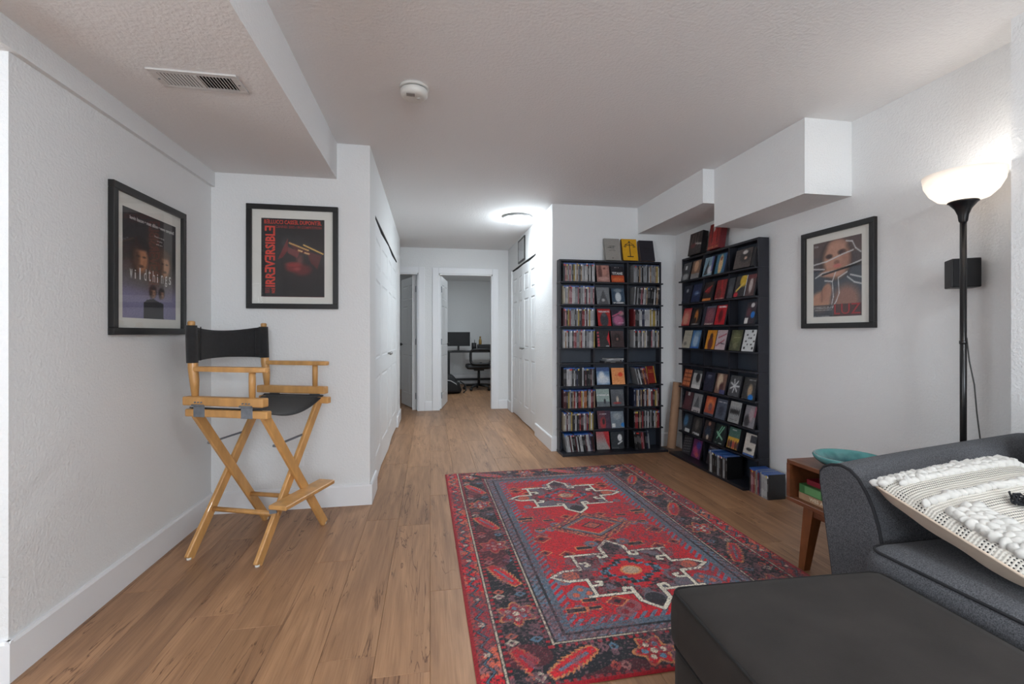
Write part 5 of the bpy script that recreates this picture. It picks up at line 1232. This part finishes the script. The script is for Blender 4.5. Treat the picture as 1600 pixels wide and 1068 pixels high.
# ------------------------------------------------------------------ floor lamp, wall speaker
LBLK = mat('black_lamp_enamel', rgb(20, 20, 22), .28)
sm_ = bpy.data.materials.new('frosted_shade'); sm_.use_nodes = True; sn = sm_.node_tree
for n in list(sn.nodes): sn.nodes.remove(n)
so = sn.nodes.new('ShaderNodeOutputMaterial'); sx_ = sn.nodes.new('ShaderNodeMixShader'); sx_.inputs[0].default_value = .42
s1 = sn.nodes.new('ShaderNodeBsdfTranslucent'); s1.inputs[0].default_value = (.95, .90, .85, 1); s2 = sn.nodes.new('ShaderNodeBsdfDiffuse'); s2.inputs[0].default_value = (.85, .82, .79, 1)
sn.links.new(s1.outputs[0], sx_.inputs[2]); sn.links.new(s2.outputs[0], sx_.inputs[1]); sn.links.new(sx_.outputs[0], so.inputs[0])
def floor_lamp(LX, LY, label, power, cord):
    t = thing('floor_lamp', label, 'floor lamp', (LX, LY, 0))
    lathe('base', [(0, 0), (.125, 0), (.13, .006), (.125, .016), (.03, .026), (.014, .04), (0, .04)], LBLK, t, 36)
    tube('pole', [(0, 0, .03), (0, 0, 1.635)], .0115, LBLK, t, 16)
    for z in (.55, 1.10): lathe('joint_ring', [(.0115, z - .008), (.0135, z - .006), (.0135, z + .006), (.0115, z + .008)], LBLK, t, 16)
    lathe('neck', [(.013, 1.615), (.0155, 1.622), (.018, 1.645), (.028, 1.672), (.046, 1.696), (.052, 1.70), (.050, 1.704), (0, 1.704)], LBLK, t, 36)
    RS = .136
    lathe('shade', [(.0, 1.704), (.05, 1.704), (.085, 1.715), (.111, 1.742), (.129, 1.778), (RS, 1.822), (RS - .004, 1.822), (.125, 1.779), (.108, 1.745), (.083, 1.719), (.05, 1.708), (0, 1.708)], sm_, t, 48)
    lathe('socket', [(0, 1.708), (.018, 1.708), (.018, 1.722), (0, 1.722)], MATB, t, 16)
    lathe('bulb', [(0, 1.722), (.012, 1.723), (.022, 1.738), (.022, 1.750), (.014, 1.760), (0, 1.763)], mat('bulb_glow', rgb(255, 240, 220), .4, emit=(1, .90, .78, 1), estr=6.0), t, 20)
    pl_ = bpy.data.lights.new('bulb_light', 'POINT'); pl_.energy = power; pl_.color = (1, .97, .93); pl_.shadow_soft_size = .018
    po_ = bpy.data.objects.new('bulb_light', pl_); C.objects.link(po_); po_.parent = t; po_.location = (0, 0, 1.785)
    if cord: tube('power_cord', [(.012, -.004, 1.12), (.018, -.010, 1.02), (.030, -.020, .92), (.036, -.025, .80), (.048, -.030, .68), (.056, -.036, .5), (.07, -.04, .3), (.16, -.05, .012)], .0028, mat('lamp_cord', rgb(60, 60, 60), .6), t, 6)
floor_lamp(2.25, 1.606, 'black torchiere floor lamp with glowing white bowl shade by wall', LAMP_P, True)
floor_lamp(1.15, -1.35, 'unseen black torchiere floor lamp added behind the photographer', ADDED_LAMP_P, False)  # second lamp out of view, added to brighten the ceiling
t = thing('wall_speaker', 'small black cube speaker mounted on wall behind the lamp', 'speaker', (2.385, 1.705, 1.41), R(-38))
bm = bmesh.new(); abox(bm, -.05, .05, -.045, .05, -.065, .065, .004, 2); obj('cabinet', bm, PLASTIC_BLACK, t)
box('grille', -.046, .046, -.050, -.045, -.061, .061, mat('speaker_cloth', rgb(28, 28, 30), .9, bump=.6, bscale=700), t, .002)
tube('bracket', [(0, .045, -.05), (.03, .08, -.055), (.02, .105, -.055)], .008, PLASTIC_BLACK, t, 8)

# ------------------------------------------------------------------ office seen through the far doorway
OFFB = mat('office_black', rgb(22, 22, 24), .5)
t = thing('desk', 'black office desk with thin metal legs under the monitor', 'desk', (.35, 9.55, 0))
box('desktop', -.4, 1.45, 0, .62, .735, .76, OFFB, t, .002)
for x in (-.33, .02, 1.38):
    for y in (.03, .56): box('leg', x, x + .035, y, y + .035, 0, .735, OFFB, t)
box('rail', -.33, 1.4, .56, .585, .10, .13, OFFB, t)
t = thing('computer_monitor', 'black flat computer monitor standing on the office desk', 'monitor', (.60, 9.92, .7605))
box('screen', -.245, .245, -.012, .018, .10, .40, mat('monitor_screen', rgb(12, 12, 14), .55), t, .003)
box('stand_neck', -.02, .02, .018, .04, .01, .25, OFFB, t); box('stand_foot', -.1, .1, -.06, .08, 0, .01, OFFB, t)
t = thing('pen_cup', 'black cup of pens on the office desk', 'pen cup', (.92, 9.80, .7605))
lathe('cup', [(0, 0), (.05, 0), (.052, .17), (.048, .17), (.046, .005), (0, .005)], OFFB, t, 20)
for k, (a, b, c) in enumerate(((-.10, .02, .29), (.02, -.02, .24), (.03, .02, .23))): tube('pen', [(a * .1, b * .3, .01), (a * .7, b, c)], .005, mat('pen_' + str(k), rgb(*((170, 170, 172), (40, 40, 44), (70, 60, 50))[k]), .4), t, 6)
t = thing('printer', 'dark desktop printer on the right side of the office desk', 'printer', (1.22, 9.85, .7605))
box('body', -.22, .22, -.16, .16, 0, .12, mat('printer_shell', rgb(38, 38, 40), .5), t, .01, 3); box('lid', -.21, .21, -.15, .15, .12, .135, OFFB, t, .003); box('paper_tray', -.14, .14, -.22, -.16, .02, .03, OFFB, t)
o = lathe('glass_bottle', [(0, 0), (.028, 0), (.032, .01), (.032, .085), (.022, .11), (.014, .125), (.014, .15), (.018, .152), (.018, .17), (0, .171)], mat('amber_bottle', rgb(150, 120, 60), .25), None, 20, (1.06, 9.86, .896)); tag(o, 'small amber bottle standing on top of the printer', 'bottle')
for k, (x, y, z0, cw, dd) in enumerate(((.10, 9.72, 0, .20, .14), (.12, 9.73, .012, .18, .12))):
    o = box('paper_stack', x - cw / 2, x + cw / 2, y - dd / 2, y + dd / 2, .7605 + z0, .7725 + z0, mat('paper_white', rgb(214, 214, 212), .8), None, .001); tag(o, ('lower' if k == 0 else 'upper') + ' white paper stack at the door end of the office desk', 'paper')
o = box('tissue_box', .90, 1.0, 9.98, 10.08, .7605, .83, mat('carton_white', rgb(196, 196, 196), .7), None, .004); tag(o, 'white carton beside the pen cup on the office desk', 'box')
o = box('keyboard', .44, .73, 9.62, 9.72, .7605, .775, OFFB, None, .003); tag(o, 'black keyboard in front of the monitor', 'keyboard')
o = tube('cable', [(.19, 9.54, .75), (.18, 9.535, .70), (.19, 9.53, .6), (.14, 9.54, .42), (.12, 9.54, .006)], .006, mat('cable_white', rgb(190, 190, 188), .6), None, 6); tag(o, 'white cable hanging from the office desk edge', 'cable')
t = thing('office_chair', 'black swivel office chair with open-frame back at the desk', 'office chair', (.97, 9.28, 0), R(0))
bm = rbox_mesh('seat', .48, .46, .09, .04, 8, .01); obj('seat', bm, OFFB, t, (-.02, 0, .47), None, True)
tube('gas_column', [(0, 0, .09), (0, 0, .42)], [.028, .024], OFFB, t, 12)
box('tilt_mechanism', -.10, .10, -.08, .08, .385, .425, OFFB, t, .01)
bm = bmesh.new(); ring = [(.18 - .42 * 0, 0, 0)]
ring = []
for k in range(33):
    a = 2 * math.pi * k / 32; ca, sa = math.cos(a), math.sin(a)
    ring.append((.0 + .205 * math.copysign(abs(ca) ** .45, ca) + .02, -.20 - .03 * (1 - ca * ca), .67 + .145 * math.copysign(abs(sa) ** .45, sa)))
atube(bm, ring, .026, 8); obj('back_frame', bm, OFFB, t, smooth=True)
tube('back_support', [(.02, -.10, .42), (.02, -.20, .46), (.02, -.22, .56)], .025, OFFB, t, 8)
for k in range(5):
    a = R(90 + 72 * k); bm = bmesh.new(); atube(bm, [(0, 0, .10), (.30 * math.cos(a), .30 * math.sin(a), .075)], [.03, .018], 8); ar = obj('base_arm', bm, OFFB, t, smooth=True)
    lathe('caster', [(0, -.018), (.03, -.018), (.03, .018), (0, .018)], PLASTIC_BLACK, ar, 14, (.30 * math.cos(a), .30 * math.sin(a), .031), (R(90), 0, a))
t = thing('backpack', 'black backpack with pale strap slumped on the office floor', 'backpack', (.40, 8.85, 0))
bm = rbox_mesh('pack_body', .46, .34, .36, .12, 10, .0)
for v in bm.verts:
    k = (v.co.z + .18) / .36; v.co.x = v.co.x * (1.05 - .45 * k) - .10 * k; v.co.z += .0
obj('pack_body', bm, mat('backpack_nylon', rgb(18, 18, 20), .7, bump=.4, bscale=60), t, (0, 0, .18), None, True)
bm = rbox_mesh('front_pocket', .30, .08, .2, .035, 6); obj('front_pocket', bm, mat('backpack_nylon', rgb(18, 18, 20), .7), t, (.0, -.18, .13), None, True)
tube('strap', [(-.15, -.19, .27), (-.02, -.215, .25), (.08, -.215, .19), (.12, -.20, .09)], .009, mat('pale_strap', rgb(190, 190, 192), .7), t, 6)
tube('shoulder_strap', [(.16, -.05, .22), (.26, -.07, .16), (.27, -.08, .05), (.22, -.1, .012)], .014, OFFB, t, 6)
t = thing('baseboard_heater', 'long white baseboard heater under the office desk', 'heater', (0, 10.40, 0))
box('cabinet', -.1, 1.85, -.075, 0, .13, .22, TRIM, t, .006); box('outlet_slot', -.08, 1.83, -.078, -.06, .105, .13, OFFB, t)
t = thing('power_strip', 'black power strip lying on the floor under the desk', 'power strip', (.98, 9.9, 0))
box('body', -.25, .25, -.035, .035, 0, .045, OFFB, t, .005)
for k in range(5): box('socket', -.2 + .09 * k, -.15 + .09 * k, -.02, .02, .045, .047, PLASTIC_BLACK, t)
# hamper and dark bundle in the side room
t = thing('laundry_hamper', 'grey woven hamper just inside the side room doorway', 'hamper', (-.78, 8.55, 0))
HM = mat('hamper_weave', rgb(92, 92, 94), .9, var=.5, vscale=60, bump=.8, bscale=90)
lathe('basket', [(0, .0), (.20, .0), (.23, .5), (.222, .5), (.192, .01), (0, .01)], HM, t, 32)
bm = rbox_mesh('clothes', .36, .34, .16, .07, 8, .01); obj('clothes', bm, OFFB, t, (0, 0, .53), None, True)
